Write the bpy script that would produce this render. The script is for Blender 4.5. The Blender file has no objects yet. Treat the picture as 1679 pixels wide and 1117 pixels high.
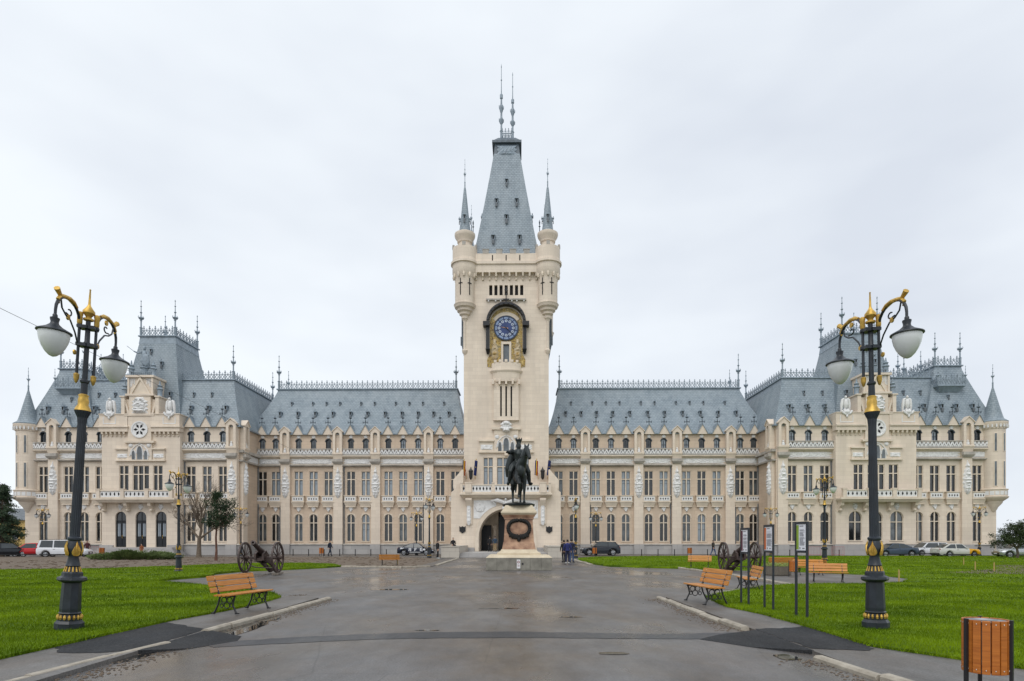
import bpy, bmesh, math, random
import numpy as np
from mathutils import Vector, Matrix, noise as mnoise
R = math.radians
S = bpy.context.scene
COL = S.collection
random.seed(7)

# ---------------------------------------------------------------- camera, sky, sun, exposure
F = 1000.0                    # focal length in photograph pixels (1679 wide)
CAMH = 1.68
HZ = 887.0                    # horizon row in the photograph
cam_d = bpy.data.cameras.new('camera')
cam = bpy.data.objects.new('camera', cam_d); COL.objects.link(cam)
cam.location = (0, 0, CAMH); cam.rotation_euler = (R(90), 0, 0)
cam_d.sensor_width = 36.0; cam_d.lens = 36.0 * F / 1679.0
cam_d.shift_y = (HZ - 558.5) / 1679.0
cam_d.clip_start = 0.1; cam_d.clip_end = 5000
S.camera = cam

SUN_EL, SUN_AZ = 52.0, 200.0          # soft light through cloud, from behind the camera on the left
world = bpy.data.worlds.new('World'); S.world = world; world.use_nodes = True
wn, wl = world.node_tree.nodes, world.node_tree.links
wn.clear()
out = wn.new('ShaderNodeOutputWorld'); bg = wn.new('ShaderNodeBackground')
sky = wn.new('ShaderNodeTexSky'); sky.sky_type = 'NISHITA'; sky.sun_disc = False
sky.sun_elevation = R(SUN_EL); sky.sun_rotation = R(SUN_AZ)
tc = wn.new('ShaderNodeTexCoord'); mp = wn.new('ShaderNodeMapping')
mp.inputs['Scale'].default_value = (1.0, 1.0, 2.6)
mp.inputs['Location'].default_value = (0.35, 0.0, 0.2)
n1 = wn.new('ShaderNodeTexNoise'); n1.inputs['Scale'].default_value = 1.7
n1.inputs['Detail'].default_value = 4; n1.inputs['Roughness'].default_value = 0.48
cr = wn.new('ShaderNodeValToRGB')
cr.color_ramp.elements[0].position = 0.30; cr.color_ramp.elements[0].color = (0.70, 0.75, 0.83, 1)
cr.color_ramp.elements[1].position = 0.60; cr.color_ramp.elements[1].color = (0.90, 0.95, 1.0, 1)
mul = wn.new('ShaderNodeMixRGB'); mul.blend_type = 'MULTIPLY'; mul.inputs[0].default_value = 1
mul.inputs[2].default_value = (10, 10, 10, 1)
mix = wn.new('ShaderNodeMixRGB'); mix.inputs[0].default_value = 0.96     # thick cloud over a clear sky
wl.new(tc.outputs['Generated'], mp.inputs[0]); wl.new(mp.outputs[0], n1.inputs['Vector'])
wl.new(n1.outputs['Fac'], cr.inputs[0]); wl.new(cr.outputs[0], mul.inputs[1])
wl.new(sky.outputs[0], mix.inputs[1]); wl.new(mul.outputs[0], mix.inputs[2])
wl.new(mix.outputs[0], bg.inputs[0]); wl.new(bg.outputs[0], out.inputs[0])
bg.inputs[1].default_value = 0.1

sun_d = bpy.data.lights.new('sun', 'SUN'); sun_d.energy = 1.3; sun_d.angle = R(45); sun_d.color = (1, 0.97, 0.92)
sun = bpy.data.objects.new('sun', sun_d); COL.objects.link(sun)
_d = Vector((math.cos(R(SUN_EL)) * math.sin(R(SUN_AZ)), math.cos(R(SUN_EL)) * math.cos(R(SUN_AZ)), math.sin(R(SUN_EL))))
sun.rotation_euler = (_d).to_track_quat('Z', 'Y').to_euler()
S.view_settings.view_transform = 'Standard'; S.view_settings.look = 'None'
S.view_settings.exposure = 0.08; S.view_settings.gamma = 1.0
S.view_settings.use_curve_mapping = False
S.cycles.use_denoising = True
S.cycles.max_bounces = 5; S.cycles.diffuse_bounces = 3; S.cycles.glossy_bounces = 3

# ---------------------------------------------------------------- helpers
def G(px, py):                 # photograph pixel on the flat ground -> metres
    d = CAMH * F / (py - HZ)
    return ((px - 839.5) / F * d, d)

class MB:
    """collects shapes; build() links them as one mesh object"""
    def __init__(s): s.v = []; s.f = []; s.m = []; s.mi = 0
    def add(s, vs, fs):
        o = len(s.v); s.v += [tuple(p) for p in vs]
        for f in fs: s.f.append([i + o for i in f]); s.m.append(s.mi)
        return s
    def box(s, x0, x1, y0, y1, z0, z1):
        return s.add([(x0,y0,z0),(x1,y0,z0),(x1,y1,z0),(x0,y1,z0),(x0,y0,z1),(x1,y0,z1),(x1,y1,z1),(x0,y1,z1)],
                     [(0,3,2,1),(4,5,6,7),(0,1,5,4),(1,2,6,5),(2,3,7,6),(3,0,4,7)])
    def frus(s, a, z0, b, z1):   # rect a=(x0,x1,y0,y1) at z0 to rect b at z1
        return s.add([(a[0],a[2],z0),(a[1],a[2],z0),(a[1],a[3],z0),(a[0],a[3],z0),(b[0],b[2],z1),(b[1],b[2],z1),(b[1],b[3],z1),(b[0],b[3],z1)],
                     [(0,3,2,1),(4,5,6,7),(0,1,5,4),(1,2,6,5),(2,3,7,6),(3,0,4,7)])
    def prism(s, pts, y0, y1):   # polygon in x,z extruded along y
        n = len(pts)
        return s.add([(x,y0,z) for x,z in pts] + [(x,y1,z) for x,z in pts],
                     [list(range(n)), list(range(2*n-1, n-1, -1))] + [(i, n+i, n+(i+1)%n, (i+1)%n) for i in range(n)])
    def prismx(s, pts, x0, x1):  # polygon in y,z extruded along x
        n = len(pts)
        return s.add([(x0,y,z) for y,z in pts] + [(x1,y,z) for y,z in pts],
                     [list(range(n-1,-1,-1)), list(range(n, 2*n))] + [(i, (i+1)%n, n+(i+1)%n, n+i) for i in range(n)])
    def slab(s, pts, z0, z1):    # polygon in x,y extruded along z
        n = len(pts)
        return s.add([(x,y,z0) for x,y in pts] + [(x,y,z1) for x,y in pts],
                     [list(range(n-1,-1,-1)), list(range(n, 2*n))] + [(i, (i+1)%n, n+(i+1)%n, n+i) for i in range(n)])
    def lathe(s, prof, c=(0,0,0), n=16, sc=(1,1), a0=0.0):
        vs, fs = [], []; k = len(prof)
        for r, z in prof:
            for i in range(n):
                a = a0 + 2*math.pi*i/n
                vs.append((c[0]+r*sc[0]*math.cos(a), c[1]+r*sc[1]*math.sin(a), c[2]+z))
        for j in range(k-1):
            for i in range(n):
                fs.append((j*n+i, j*n+(i+1)%n, (j+1)*n+(i+1)%n, (j+1)*n+i))
        fs.append(list(range(n-1,-1,-1))); fs.append([(k-1)*n+i for i in range(n)])
        return s.add(vs, fs)
    def tube(s, pts, r, n=8, caps=True):
        pts = [Vector(p) for p in pts]; k = len(pts)
        rs = r if isinstance(r, (list, tuple)) else [r]*k
        vs, fs = [], []; ref = None
        for i, p in enumerate(pts):
            t = (pts[min(i+1,k-1)] - pts[max(i-1,0)]); 
            if t.length < 1e-9: t = Vector((0,0,1))
            t.normalize()
            if ref is None: ref = Vector((0,0,1)) if abs(t.z) < .9 else Vector((1,0,0))
            a = t.cross(ref)
            if a.length < 1e-4: a = t.cross(Vector((0,1,0.3)))
            a.normalize(); b = a.cross(t).normalized(); ref = b
            for j in range(n):
                q = 2*math.pi*j/n
                vs.append(p + (a*math.cos(q) + b*math.sin(q))*rs[i])
        for i in range(k-1):
            for j in range(n):
                fs.append((i*n+j, i*n+(j+1)%n, (i+1)*n+(j+1)%n, (i+1)*n+j))
        if caps: fs.append(list(range(n-1,-1,-1))); fs.append([(k-1)*n+j for j in range(n)])
        return s.add(vs, fs)
    def ell(s, c, r, n=10, m=6, rot=None):
        vs, fs = [], []
        for j in range(m+1):
            th = math.pi*j/m
            for i in range(n):
                a = 2*math.pi*i/n
                q = Vector((r[0]*math.sin(th)*math.cos(a), r[1]*math.sin(th)*math.sin(a), -r[2]*math.cos(th)))
                if rot: q = rot @ q
                vs.append(q + Vector(c))
        for j in range(m):
            for i in range(n):
                fs.append((j*n+i, j*n+(i+1)%n, (j+1)*n+(i+1)%n, (j+1)*n+i))
        return s.add(vs, fs)
    def mesh(s, name='m', mats=None, smooth=False):
        me = bpy.data.meshes.new(name)
        me.from_pydata(s.v, [], s.f); 
        if mats is not None:
            for m in (mats if isinstance(mats, (list, tuple)) else [mats]): me.materials.append(m)
            if len(me.materials) > 1: me.polygons.foreach_set('material_index', s.m)
        bm = bmesh.new(); bm.from_mesh(me); bmesh.ops.remove_doubles(bm, verts=bm.verts, dist=1e-5)
        bmesh.ops.recalc_face_normals(bm, faces=bm.faces); bm.to_mesh(me); bm.free()
        if smooth:
            me.polygons.foreach_set('use_smooth', [True]*len(me.polygons))
            try: me.set_sharp_from_angle(angle=R(38))
            except Exception: pass
        me.update(); return me
    def build(s, name, mats, parent=None, smooth=False, loc=(0,0,0)):
        return ob(name, s.mesh(name, mats, smooth), parent, loc)

def ob(name, me, parent=None, loc=(0,0,0), rz=0.0, sc=None):
    o = bpy.data.objects.new(name, me); COL.objects.link(o)
    o.parent = parent; o.location = loc
    if rz: o.rotation_euler = (0, 0, rz)
    if sc: o.scale = sc
    return o
def empty(name, loc, rz=0.0): return ob(name, None, None, loc, rz)
def tag(o, label, cat, group=None, kind=None):
    if label: o['label'] = label
    if cat: o['category'] = cat
    if group: o['group'] = group
    if kind: o['kind'] = kind
    return o
def struct(o): o['kind'] = 'structure'; return o
def copy_tree(o, parent=None):
    c = o.copy(); COL.objects.link(c); c.parent = parent
    for ch in KIDS.get(o.name, None) or list(o.children): copy_tree(ch, c)
    return c
KIDS = {}

# ---------------------------------------------------------------- materials
def nodes(m): 
    m.use_nodes = True; return m.node_tree.nodes, m.node_tree.links
def M(name, col, rough=.6, metal=0.0, var=.12, vs=2.0, bump=0.0, bs=40.0, spec=.5, col2=None, rvar=0.0):
    m = bpy.data.materials.new(name); n, l = nodes(m); b = n['Principled BSDF']
    b.inputs['Roughness'].default_value = rough; b.inputs['Metallic'].default_value = metal
    b.inputs['Specular IOR Level'].default_value = spec
    t = n.new('ShaderNodeTexCoord'); nz = n.new('ShaderNodeTexNoise')
    nz.inputs['Scale'].default_value = vs; nz.inputs['Detail'].default_value = 5
    r = n.new('ShaderNodeValToRGB')
    c2 = col2 or tuple(min(1, c*(1+var)) for c in col); c1 = col if col2 else tuple(c*(1-var) for c in col)
    r.color_ramp.elements[0].position = .3; r.color_ramp.elements[1].position = .7
    r.color_ramp.elements[0].color = (*c1, 1); r.color_ramp.elements[1].color = (*c2, 1)
    l.new(t.outputs['Object'], nz.inputs['Vector']); l.new(nz.outputs['Fac'], r.inputs[0]); l.new(r.outputs[0], b.inputs['Base Color'])
    if bump:
        n2 = n.new('ShaderNodeTexNoise'); n2.inputs['Scale'].default_value = bs; n2.inputs['Detail'].default_value = 4
        bp = n.new('ShaderNodeBump'); bp.inputs['Strength'].default_value = bump; bp.inputs['Distance'].default_value = .02
        l.new(t.outputs['Object'], n2.inputs['Vector']); l.new(n2.outputs['Fac'], bp.inputs['Height']); l.new(bp.outputs[0], b.inputs['Normal'])
    if rvar:
        mr = n.new('ShaderNodeMapRange'); mr.inputs['To Min'].default_value = max(.02, rough-rvar); mr.inputs['To Max'].default_value = rough+rvar
        l.new(nz.outputs['Fac'], mr.inputs[0]); l.new(mr.outputs[0], b.inputs['Roughness'])
    return m

def coursed(name, c1, c2, mortar, bw, bh, mw, rough=.75, stain=None, bump=.25, var=.5, streak=0.0):
    """blocks or slates in courses, mapped along each face: u = x or y by the face normal, v = z"""
    m = bpy.data.materials.new(name); n, l = nodes(m); b = n['Principled BSDF']; b.inputs['Roughness'].default_value = rough
    t = n.new('ShaderNodeTexCoord'); sp = n.new('ShaderNodeSeparateXYZ'); sn = n.new('ShaderNodeSeparateXYZ')
    l.new(t.outputs['Object'], sp.inputs[0]); l.new(t.outputs['Normal'], sn.inputs[0])
    ax = n.new('ShaderNodeMath'); ax.operation = 'ABSOLUTE'; l.new(sn.outputs[0], ax.inputs[0])
    ay = n.new('ShaderNodeMath'); ay.operation = 'ABSOLUTE'; l.new(sn.outputs[1], ay.inputs[0])
    gt = n.new('ShaderNodeMath'); gt.operation = 'GREATER_THAN'; l.new(ax.outputs[0], gt.inputs[0]); l.new(ay.outputs[0], gt.inputs[1])
    mxn = n.new('ShaderNodeMix'); mxn.data_type = 'FLOAT'
    l.new(gt.outputs[0], mxn.inputs[0]); l.new(sp.outputs[0], mxn.inputs[2]); l.new(sp.outputs[1], mxn.inputs[3])
    cb = n.new('ShaderNodeCombineXYZ'); l.new(mxn.outputs[0], cb.inputs[0]); l.new(sp.outputs[2], cb.inputs[1])
    br = n.new('ShaderNodeTexBrick'); l.new(cb.outputs[0], br.inputs['Vector'])
    br.inputs['Scale'].default_value = 1; br.inputs['Brick Width'].default_value = bw; br.inputs['Row Height'].default_value = bh
    br.inputs['Mortar Size'].default_value = mw; br.inputs['Mortar Smooth'].default_value = .3; br.inputs['Bias'].default_value = 0
    br.inputs['Color1'].default_value = (*c1, 1); br.inputs['Color2'].default_value = (*c2, 1); br.inputs['Mortar'].default_value = (*mortar, 1)
    nz = n.new('ShaderNodeTexNoise'); nz.inputs['Scale'].default_value = .35; nz.inputs['Detail'].default_value = 7; nz.inputs['Roughness'].default_value = .65
    mpn = n.new('ShaderNodeMapping'); mpn.inputs['Scale'].default_value = (1+2*streak, 1+2*streak, 1-.75*streak)
    l.new(t.outputs['Object'], mpn.inputs[0]); l.new(mpn.outputs[0], nz.inputs['Vector'])
    mr = n.new('ShaderNodeMapRange'); mr.inputs[1].default_value = .35; mr.inputs[2].default_value = .75; l.new(nz.outputs['Fac'], mr.inputs[0])
    ml = n.new('ShaderNodeMixRGB'); ml.blend_type = 'MIX'; ml.inputs[2].default_value = (*(stain or tuple(c*.75 for c in c1)), 1)
    sc = n.new('ShaderNodeMath'); sc.operation = 'MULTIPLY'; sc.inputs[1].default_value = var; l.new(mr.outputs[0], sc.inputs[0])
    l.new(sc.outputs[0], ml.inputs[0]); l.new(br.outputs[0], ml.inputs[1]); l.new(ml.outputs[0], b.inputs['Base Color'])
    bp = n.new('ShaderNodeBump'); bp.inputs['Strength'].default_value = bump; bp.inputs['Distance'].default_value = .03; bp.invert = True
    l.new(br.outputs['Fac'], bp.inputs['Height']); l.new(bp.outputs[0], b.inputs['Normal'])
    return m

STONE = coursed('pale_ashlar', (.80,.685,.56), (.72,.61,.495), (.61,.515,.42), 1.15, .46, .012, stain=(.54,.465,.39), var=.6, streak=.9)
TAN = coursed('tan_ashlar', (.67,.525,.395), (.60,.465,.345), (.48,.38,.285), 1.05, .42, .013, stain=(.47,.38,.30), var=.65, streak=.9)
TRIM = M('stone_trim', (.70,.60,.485), .75, var=.12, vs=1.2, bump=.1)
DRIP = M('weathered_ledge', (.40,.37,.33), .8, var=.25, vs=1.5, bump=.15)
PLINTH = coursed('grey_plinth_stone', (.44,.42,.40), (.38,.37,.36), (.25,.24,.24), 1.4, .62, .014, stain=(.27,.26,.26), var=.7)
WHITE = M('white_plaster', (.72,.71,.70), .8, var=.10, vs=3, bump=.2, bs=9)
SLATE = coursed('blue_slate', (.25,.305,.345), (.185,.23,.265), (.125,.158,.188), .40, .25, .028, rough=.5, stain=(.33,.375,.405), var=.7, bump=.6, streak=.8)
ZINC = M('zinc', (.235,.285,.33), .45, var=.22, vs=2.5)
ZINCD = M('dark_zinc', (.10,.125,.15), .5, var=.25, vs=3)
GL_D = M('window_glass_dark', (.012,.014,.016), .08, var=.5, vs=.6, spec=.9)
GL_C = M('window_glass_curtained', (.10,.115,.125), .10, var=.6, vs=.9, spec=.9)
GL_B = M('window_glass_blind', (.25,.29,.33), .10, var=.25, vs=.5, spec=.9)
SASH = M('sash_paint', (.035,.045,.055), .5)
DARK = M('dark_void', (.012,.012,.013), .9)
LEAD = M('lead_and_gap_shade', (.13,.145,.16), .6, var=.25)  # lead work, and the dark backing that paints shade in the balustrade gaps
DOORM = M('door_paint', (.014,.017,.020), .35)
BRONZE = M('bronze_patina', (.010,.013,.014), .42, metal=.35, col2=(.034,.043,.043), vs=2.4, bump=.15, bs=14)
IRON = M('cast_iron_paint', (.015,.020,.028), .42, var=.4, vs=5, bump=.12, bs=30, rvar=.15)
GOLD = M('gilding', (.60,.38,.085), .45, metal=.6, var=.35, vs=9, rvar=.15)
OPAL = M('opal_glass', (.66,.68,.68), .18, var=.10, vs=3, spec=.6)
BLACK = M('black_metal', (.012,.012,.014), .4)
# ---------------------------------------------------------------- the palace (local: x right, y back, z up; wing wall at y = 0)
palace = empty('palace', (-0.65, 76.9, 0), R(-0.7))
tag(palace, 'long cream stone palace with central clock tower and steep blue slate roofs', 'palace')
def P(name, me, x=0, y=0, z=0, both=True, parent=None, rz=0.0):
    a = ob(name, me, parent or palace, (x, y, z), rz)
    if not both: return (a,)
    return (a, ob(name, me, parent or palace, (-x, y, z), -rz, (-1, 1, 1)))
def PB(name, mb, mats, both=True, smooth=False): return P(name, mb.mesh(name, mats, smooth), both=both)
def PS(name, mb, mats, both=True):           # every separate piece becomes a part of its own
    par = list(range(len(mb.v)))
    def fd(i):
        while par[i] != i: par[i] = par[par[i]]; i = par[i]
        return i
    for f in mb.f:
        for q in f[1:]: par[fd(q)] = fd(f[0])
    grp = {}
    for f in mb.f: grp.setdefault(fd(f[0]), []).append(f)
    for fs in grp.values():
        ids = sorted({i for f in fs for i in f}); mp_ = {i: k for k, i in enumerate(ids)}
        PB(name, MB().add([mb.v[i] for i in ids], [[mp_[i] for i in f] for f in fs]), mats, both)

def wall_grid(mb, x0, x1, z0, z1, ops, y=0.0, depth=.34):
    xs = sorted({x0, x1, *[o[0] for o in ops], *[o[1] for o in ops]}); zs = sorted({z0, z1, *[o[2] for o in ops], *[o[3] for o in ops]})
    for i in range(len(xs)-1):
        for j in range(len(zs)-1):
            cx, cz = (xs[i]+xs[i+1])/2, (zs[j]+zs[j+1])/2
            if any(o[0] < cx < o[1] and o[2] < cz < o[3] for o in ops): continue
            mb.add([(xs[i],y,zs[j]),(xs[i+1],y,zs[j]),(xs[i+1],y,zs[j+1]),(xs[i],y,zs[j+1])], [(0,1,2,3)])
    for a,b,c,d in ops:
        e = y+depth
        mb.add([(a,y,c),(b,y,c),(b,y,d),(a,y,d),(a,e,c),(b,e,c),(b,e,d),(a,e,d)], [(0,1,5,4),(1,2,6,5),(2,3,7,6),(3,0,4,7)])
    return mb
def arc(cx, cz, r, a0, a1, n, rz=None):
    return [(cx + r*math.cos(a0+(a1-a0)*i/n), cz + (rz or r)*math.sin(a0+(a1-a0)*i/n)) for i in range(n+1)]
def relief(w, h, prof, depth=.12, nx=10, nz=14, seed=0, freq=4.0):
    mb = MB(); vs = []
    for j in range(nz+1):
        t = j/nz; hw = w/2*max(.02, prof(t))
        for i in range(nx+1):
            u = -1 + 2*i/nx
            e = min(1, 3*(1-abs(u))) * min(1, 8*t, 8*(1-t))
            k = .45 + .75*abs(mnoise.noise(Vector((abs(u)*hw*freq, seed*3.1, t*h*freq)))*1.6) + .25*(1-u*u)
            edge = 1 + .12*math.sin(t*h*freq*4.1+seed) * (abs(u) > .8)
            vs.append((u*hw*edge, -depth*e*k - .002, t*h))
    fs = [(j*(nx+1)+i, j*(nx+1)+i+1, (j+1)*(nx+1)+i+1, (j+1)*(nx+1)+i) for j in range(nz) for i in range(nx)]
    return mb.add(vs, fs)
lens = lambda t: (.12 + .9*math.sin(math.pi*min(1, t**.75*1.02))**.9) * (1 if t < .72 else .55 + .45*abs(math.sin(t*20)))
shield = lambda t: min(1, .15+1.5*t) * (1 if t < .75 else .72)
full = lambda t: 1.0
rnd = lambda t: math.sqrt(max(0, 1-(2*t-1)**2))*.98+.02

# ---- window kinds (origin: middle of the sill, on the wall face)
def win_rect(w, h, tr, lights=2):
    st, gl, sa = MB(), MB(), MB(); j = .07
    st.box(-w/2, -w/2+j, .06, .24, 0, h); st.box(w/2-j, w/2, .06, .24, 0, h); st.box(-w/2+j, w/2-j, .06, .24, h-j, h)
    st.box(-w/2-.06, w/2+.06, -.06, .24, -.09, -.004)
    xs = [-w/2 + w*i/lights for i in range(lights+1)]
    for x in xs[1:-1]: st.box(x-.065, x+.065, .04, .24, 0, h-j)
    for i in range(lights):
        a = xs[i] + (j if i == 0 else .065); b = xs[i+1] - (j if i == lights-1 else .065)
        st.box(a, b, .05, .235, tr-.055, tr+.055)
        for c, d in ((0, tr-.055), (tr+.055, h-j)):
            gl.box(a, b, .20, .22, c, d)
            sa.box(a, a+.045, .165, .2, c, d); sa.box(b-.045, b, .165, .2, c, d); sa.box(a+.045, b-.045, .165, .2, d-.05, d); sa.box(a+.045, b-.045, .165, .2, c, c+.05)
        sa.box(a+.045, b-.045, .17, .2, tr-.55, tr-.52)
    return st, gl, sa
def arch_fill(mb, w, sp, top, y0, y1, n=12, r=None):
    r = r or w/2; hz = top-sp
    pts = arc(0, sp, r, 0, math.pi, n, hz)
    for i in range(n):
        (xa, za), (xb, zb) = pts[i], pts[i+1]
        e = top + .02
        mb.add([(xa,y0,za),(xb,y0,zb),(xb,y0,e),(xa,y0,e),(xa,y1,za),(xb,y1,zb),(xb,y1,e),(xa,y1,e)],
               [(0,1,2,3),(0,4,5,1)])
    return mb
def win_arch(w, h, tr, jm=.06, mull=.06, stonecross=True):
    st, gl, sa = MB(), MB(), MB(); r = w/2; sp = h-r
    arch_fill(st, w, sp, h, -.012, .22)
    pts = arc(0, sp, r, 0, math.pi, 12); pin = arc(0, sp, r-jm, 0, math.pi, 12)
    for i in range(12):      # moulded arch ring, just proud of the wall
        q = [pts[i], pts[i+1], pin[i+1], pin[i]]
        (ma) = st
        o = arc(0, sp, r+.10, 0, math.pi, 12)
        ma.add([(x,-.05,z) for x,z in (o[i], o[i+1], pts[i+1], pts[i])] + [(x,.0,z) for x,z in (o[i], o[i+1], pts[i+1], pts[i])], [(0,1,2,3),(0,4,5,1),(2,6,7,3)])
        ma.add([(x,.05,z) for x,z in q] + [(x,.22,z) for x,z in q], [(0,1,2,3),(2,6,7,3)])
    st.box(-r, -r+jm, .05, .24, 0, sp); st.box(r-jm, r, .05, .24, 0, sp); st.box(-r-.08, r+.08, -.08, .24, -.1, -.004)
    if stonecross:
        st.box(-mull, mull, .04, .24, 0, h-jm); st.box(-r+jm, -mull, .05, .235, tr-.05, tr+.05); st.box(mull, r-jm, .05, .235, tr-.05, tr+.05)
    gl.box(-r+jm*.5, r-jm*.5, .2, .22, 0, h-.01)
    for sg in (-1, 1):
        a, b = (mull, r-jm) if stonecross else (.0, r-jm)
        for q in (a, b-.04): sa.box(min(sg*q, sg*(q+.04)), max(sg*q, sg*(q+.04)), .165, .198, 0, sp+.1)
        sa.box(min(sg*a, sg*b)+.04, max(sg*a, sg*b)-.04, .165, .198, 0, .05); sa.box(min(sg*a, sg*b)+.04, max(sg*a, sg*b)-.04, .165, .198, tr-.09, tr-.05)
        sa.box(min(sg*a, sg*b)+.04, max(sg*a, sg*b)-.04, .17, .198, tr*.62, tr*.62+.03)
    return st, gl, sa
def WK(kind, frame_mat, *meshes_mats):
    st, gl, sa = kind
    return (st.mesh('window', frame_mat), {k: gl.mesh('glazing', m) for k, m in (('d', GL_D), ('c', GL_C), ('b', GL_B))}, sa.mesh('sash', SASH))
W1 = WK(win_rect(1.14, 3.05, 2.02), TRIM)           # first floor cross window
W0 = WK(win_arch(1.06, 3.40, 2.28), TRIM)           # ground floor arched window
WA = WK(win_arch(.68, 1.22, .62, jm=.05, mull=.025, stonecross=False), SASH)   # attic window
WL = WK(win_arch(1.5, 3.35, 2.1), TRIM)             # large arched window
W3 = WK(win_rect(1.95, 3.05, 2.02, 3), TRIM)
WT3 = WK(win_rect(2.3, 3.4, 2.3, 3), TRIM); WT1 = WK(win_rect(1.2, 3.4, 2.3), TRIM)
def window(kind, x, y, z, g='d', rz=0.0):
    w = ob('window', kind[0], palace, (x, y, z), rz)
    ob('glazing', kind[1][g], w); ob('sash', kind[2], w); return w

WX = [6.52,8.40, 11.2,13.1,14.97, 17.84,19.72, 22.57,24.47,26.36, 29.28,31.0-.05]
PX = [9.83, 16.53, 21.28, 27.95]
XE = 31.5      # inner face of the pavilion
YP, YR, YT = -5.4, -6.3, -3.6        # pavilion, its middle bay, tower shaft

# ---- wing wall
ops = []
for x in WX:
    if x < 30.99: pass
    ops += [(x-.53, x+.53, 1.67, 5.07), (x-.57, x+.57, 7.42, 10.47), (x-.34, x+.34, 13.3, 14.52)]
ops = [o for o in ops if o[0] > 5.6 or o[2] > 0]
mb = wall_grid(MB(), 5.0, XE+.05, 1.28, 15.25, ops); PB('wall', mb, TAN)
random.seed(3)
for sg in (1, -1):
    for x in WX:
        g0 = random.choice('ccdddcb'); window(W0, sg*x, 0, 1.67, g0)
        window(W1, sg*x, 0, 7.42, random.choice('bbcbdb') if 9 < x < 30 else random.choice('cd'))
        window(WA, sg*x, 0, 13.3, random.choice('bbcd'))
def mk_plinth(mb, x0, x1, y, h=1.2, d=.3):
    mb.box(x0, x1, y-d, y+.3, 0, h); return mb
PB('plinth', mk_plinth(MB(), 5.2, XE-.3, 0), PLINTH)
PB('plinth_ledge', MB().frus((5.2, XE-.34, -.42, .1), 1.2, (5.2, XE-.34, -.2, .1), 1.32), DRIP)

# sill box with pierced panel and corbel
sb = MB(); sb.box(-.76, .76, -.34, -.002, -.80, -.10); sb.box(-.84, .84, -.42, -.003, -.10, -.02); sb.box(-.84,.84,-.42,-.003,-.90,-.80)
sb.frus((-.62,.62,-.2,-.003), -1.42, (-.80,.80,-.38,-.003), -.90); sb.box(-.66,.66,-.24,-.003,-1.50,-1.42)
SILL = sb.mesh('sill_box', TRIM)
pn = MB(); pn.box(-.66,.66,-.365,-.34,-.72,-.2); pn.mi = 1
for k in range(4):
    cx = -.45+.3*k
    pn.prism([(cx-.09,-.46),(cx,-.60),(cx+.09,-.46),(cx,-.32)], -.372, -.36)
PANEL = pn.mesh('pierced_panel', [WHITE, DARK])
KEY = relief(.62, .78, shield, .16, 8, 10, 2).mesh('key_relief', WHITE)
ATT = relief(.5, .46, rnd, .10, 6, 8, 5).mesh('attic_relief', WHITE)
def dress(x, y, att=True, sill=True):
    for sg in (1, -1):
        if sill:
            s = ob('sill_box', SILL, palace, (sg*x, y, 7.42)); ob('pierced_panel', PANEL, s)
            ob('key_relief', KEY, palace, (sg*x, y-.01, 5.32))
        if att: ob('attic_relief', ATT, palace, (sg*x, y-.01, 14.60))
for x in WX: dress(x, 0)

# pilaster with lens relief below and a round-headed niche above
pl = MB(); hw = .58
pl.box(-hw, hw, -.36, -.002, 0.0, 10.98-1.25)               # shaft 1.25 .. 10.98
PIL = pl
pl2 = MB(); pl2.box(-hw-.06, hw+.06, -.66, -.002, 12.55, 12.75)
pl2.frus((-hw+.02, hw-.02, -.40, -.002), 12.0, (-hw-.04, hw+.04, -.62, -.002), 12.55)
for sg in (-1, 1): pl2.box(min(sg*.28, sg*hw), max(sg*.28, sg*hw), -.6, -.002, 12.75, 15.0)
pl2.box(-.28, .28, -.22, -.002, 12.75, 15.5)
for i in range(8):
    p = arc(0, 15.0, .28, 0, math.pi, 8)
    (xa, za), (xb, zb) = p[i], p[i+1]
    top = lambda x: 15.98 - abs(x)*.95
    pl2.add([(xa,-.6,za),(xb,-.6,zb),(xb,-.6,top(xb)),(xa,-.6,top(xa)),(xa,-.2,za),(xb,-.2,zb)], [(0,1,2,3),(0,4,5,1)])
for sg in (-1,1): pl2.prism([(sg*.28,15.0),(sg*hw,15.0),(sg*hw,15.98-hw*.95),(sg*.28,15.98-.28*.95)], -.6, -.002)
for sg in (-1,1): pl2.prism([(0,15.98),(0,16.08),(sg*(hw+.12),15.98-hw*.95),(sg*(hw+.12),15.98-hw*.95-.12),(sg*hw,15.98-hw*.95)], -.7, .5)
PILTOP = pl2.mesh('niche', STONE)
PILM = MB().box(-hw, hw, -.36, -.002, 1.25, 12.0).mesh('pilaster', STONE)
PBLK = MB().frus((-.5,.5,-.52,-.36), 11.35, (-.66,.66,-.74,-.36), 11.62).box(-.66,.66,-.74,-.36,11.62,11.95).mesh('lead_block', DRIP)
LENS = relief(.98, 3.95, lens, .26, 10, 34, 9, 3.2).mesh('pilaster_relief', WHITE)
BUST = MB().ell((0,-.42,12.95),(.2,.16,.22)).ell((0,-.42,13.22),(.13,.12,.14)).lathe([(.22,12.75),(.26,12.8),(.1,12.9)], (0,-.42,0), 10).mesh('bust', WHITE, True)
PFOOT = MB().box(-hw-.05, hw+.05, -.62, -.05, 0, 1.24).mesh('pilaster_foot', PLINTH)
def pilaster(x, y, rz=0.0):
    for sg in (1, -1):
        p = ob('pilaster', PILM, palace, (sg*x, y, 0), sg*rz)
        ob('niche', PILTOP, p); ob('lead_block', PBLK, p); r = ob('pilaster_relief', LENS, p, (0,-.362,7.05)); ob('bust', BUST, p); ob('pilaster_foot', PFOOT, p)
for x in PX: pilaster(x, 0)

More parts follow.
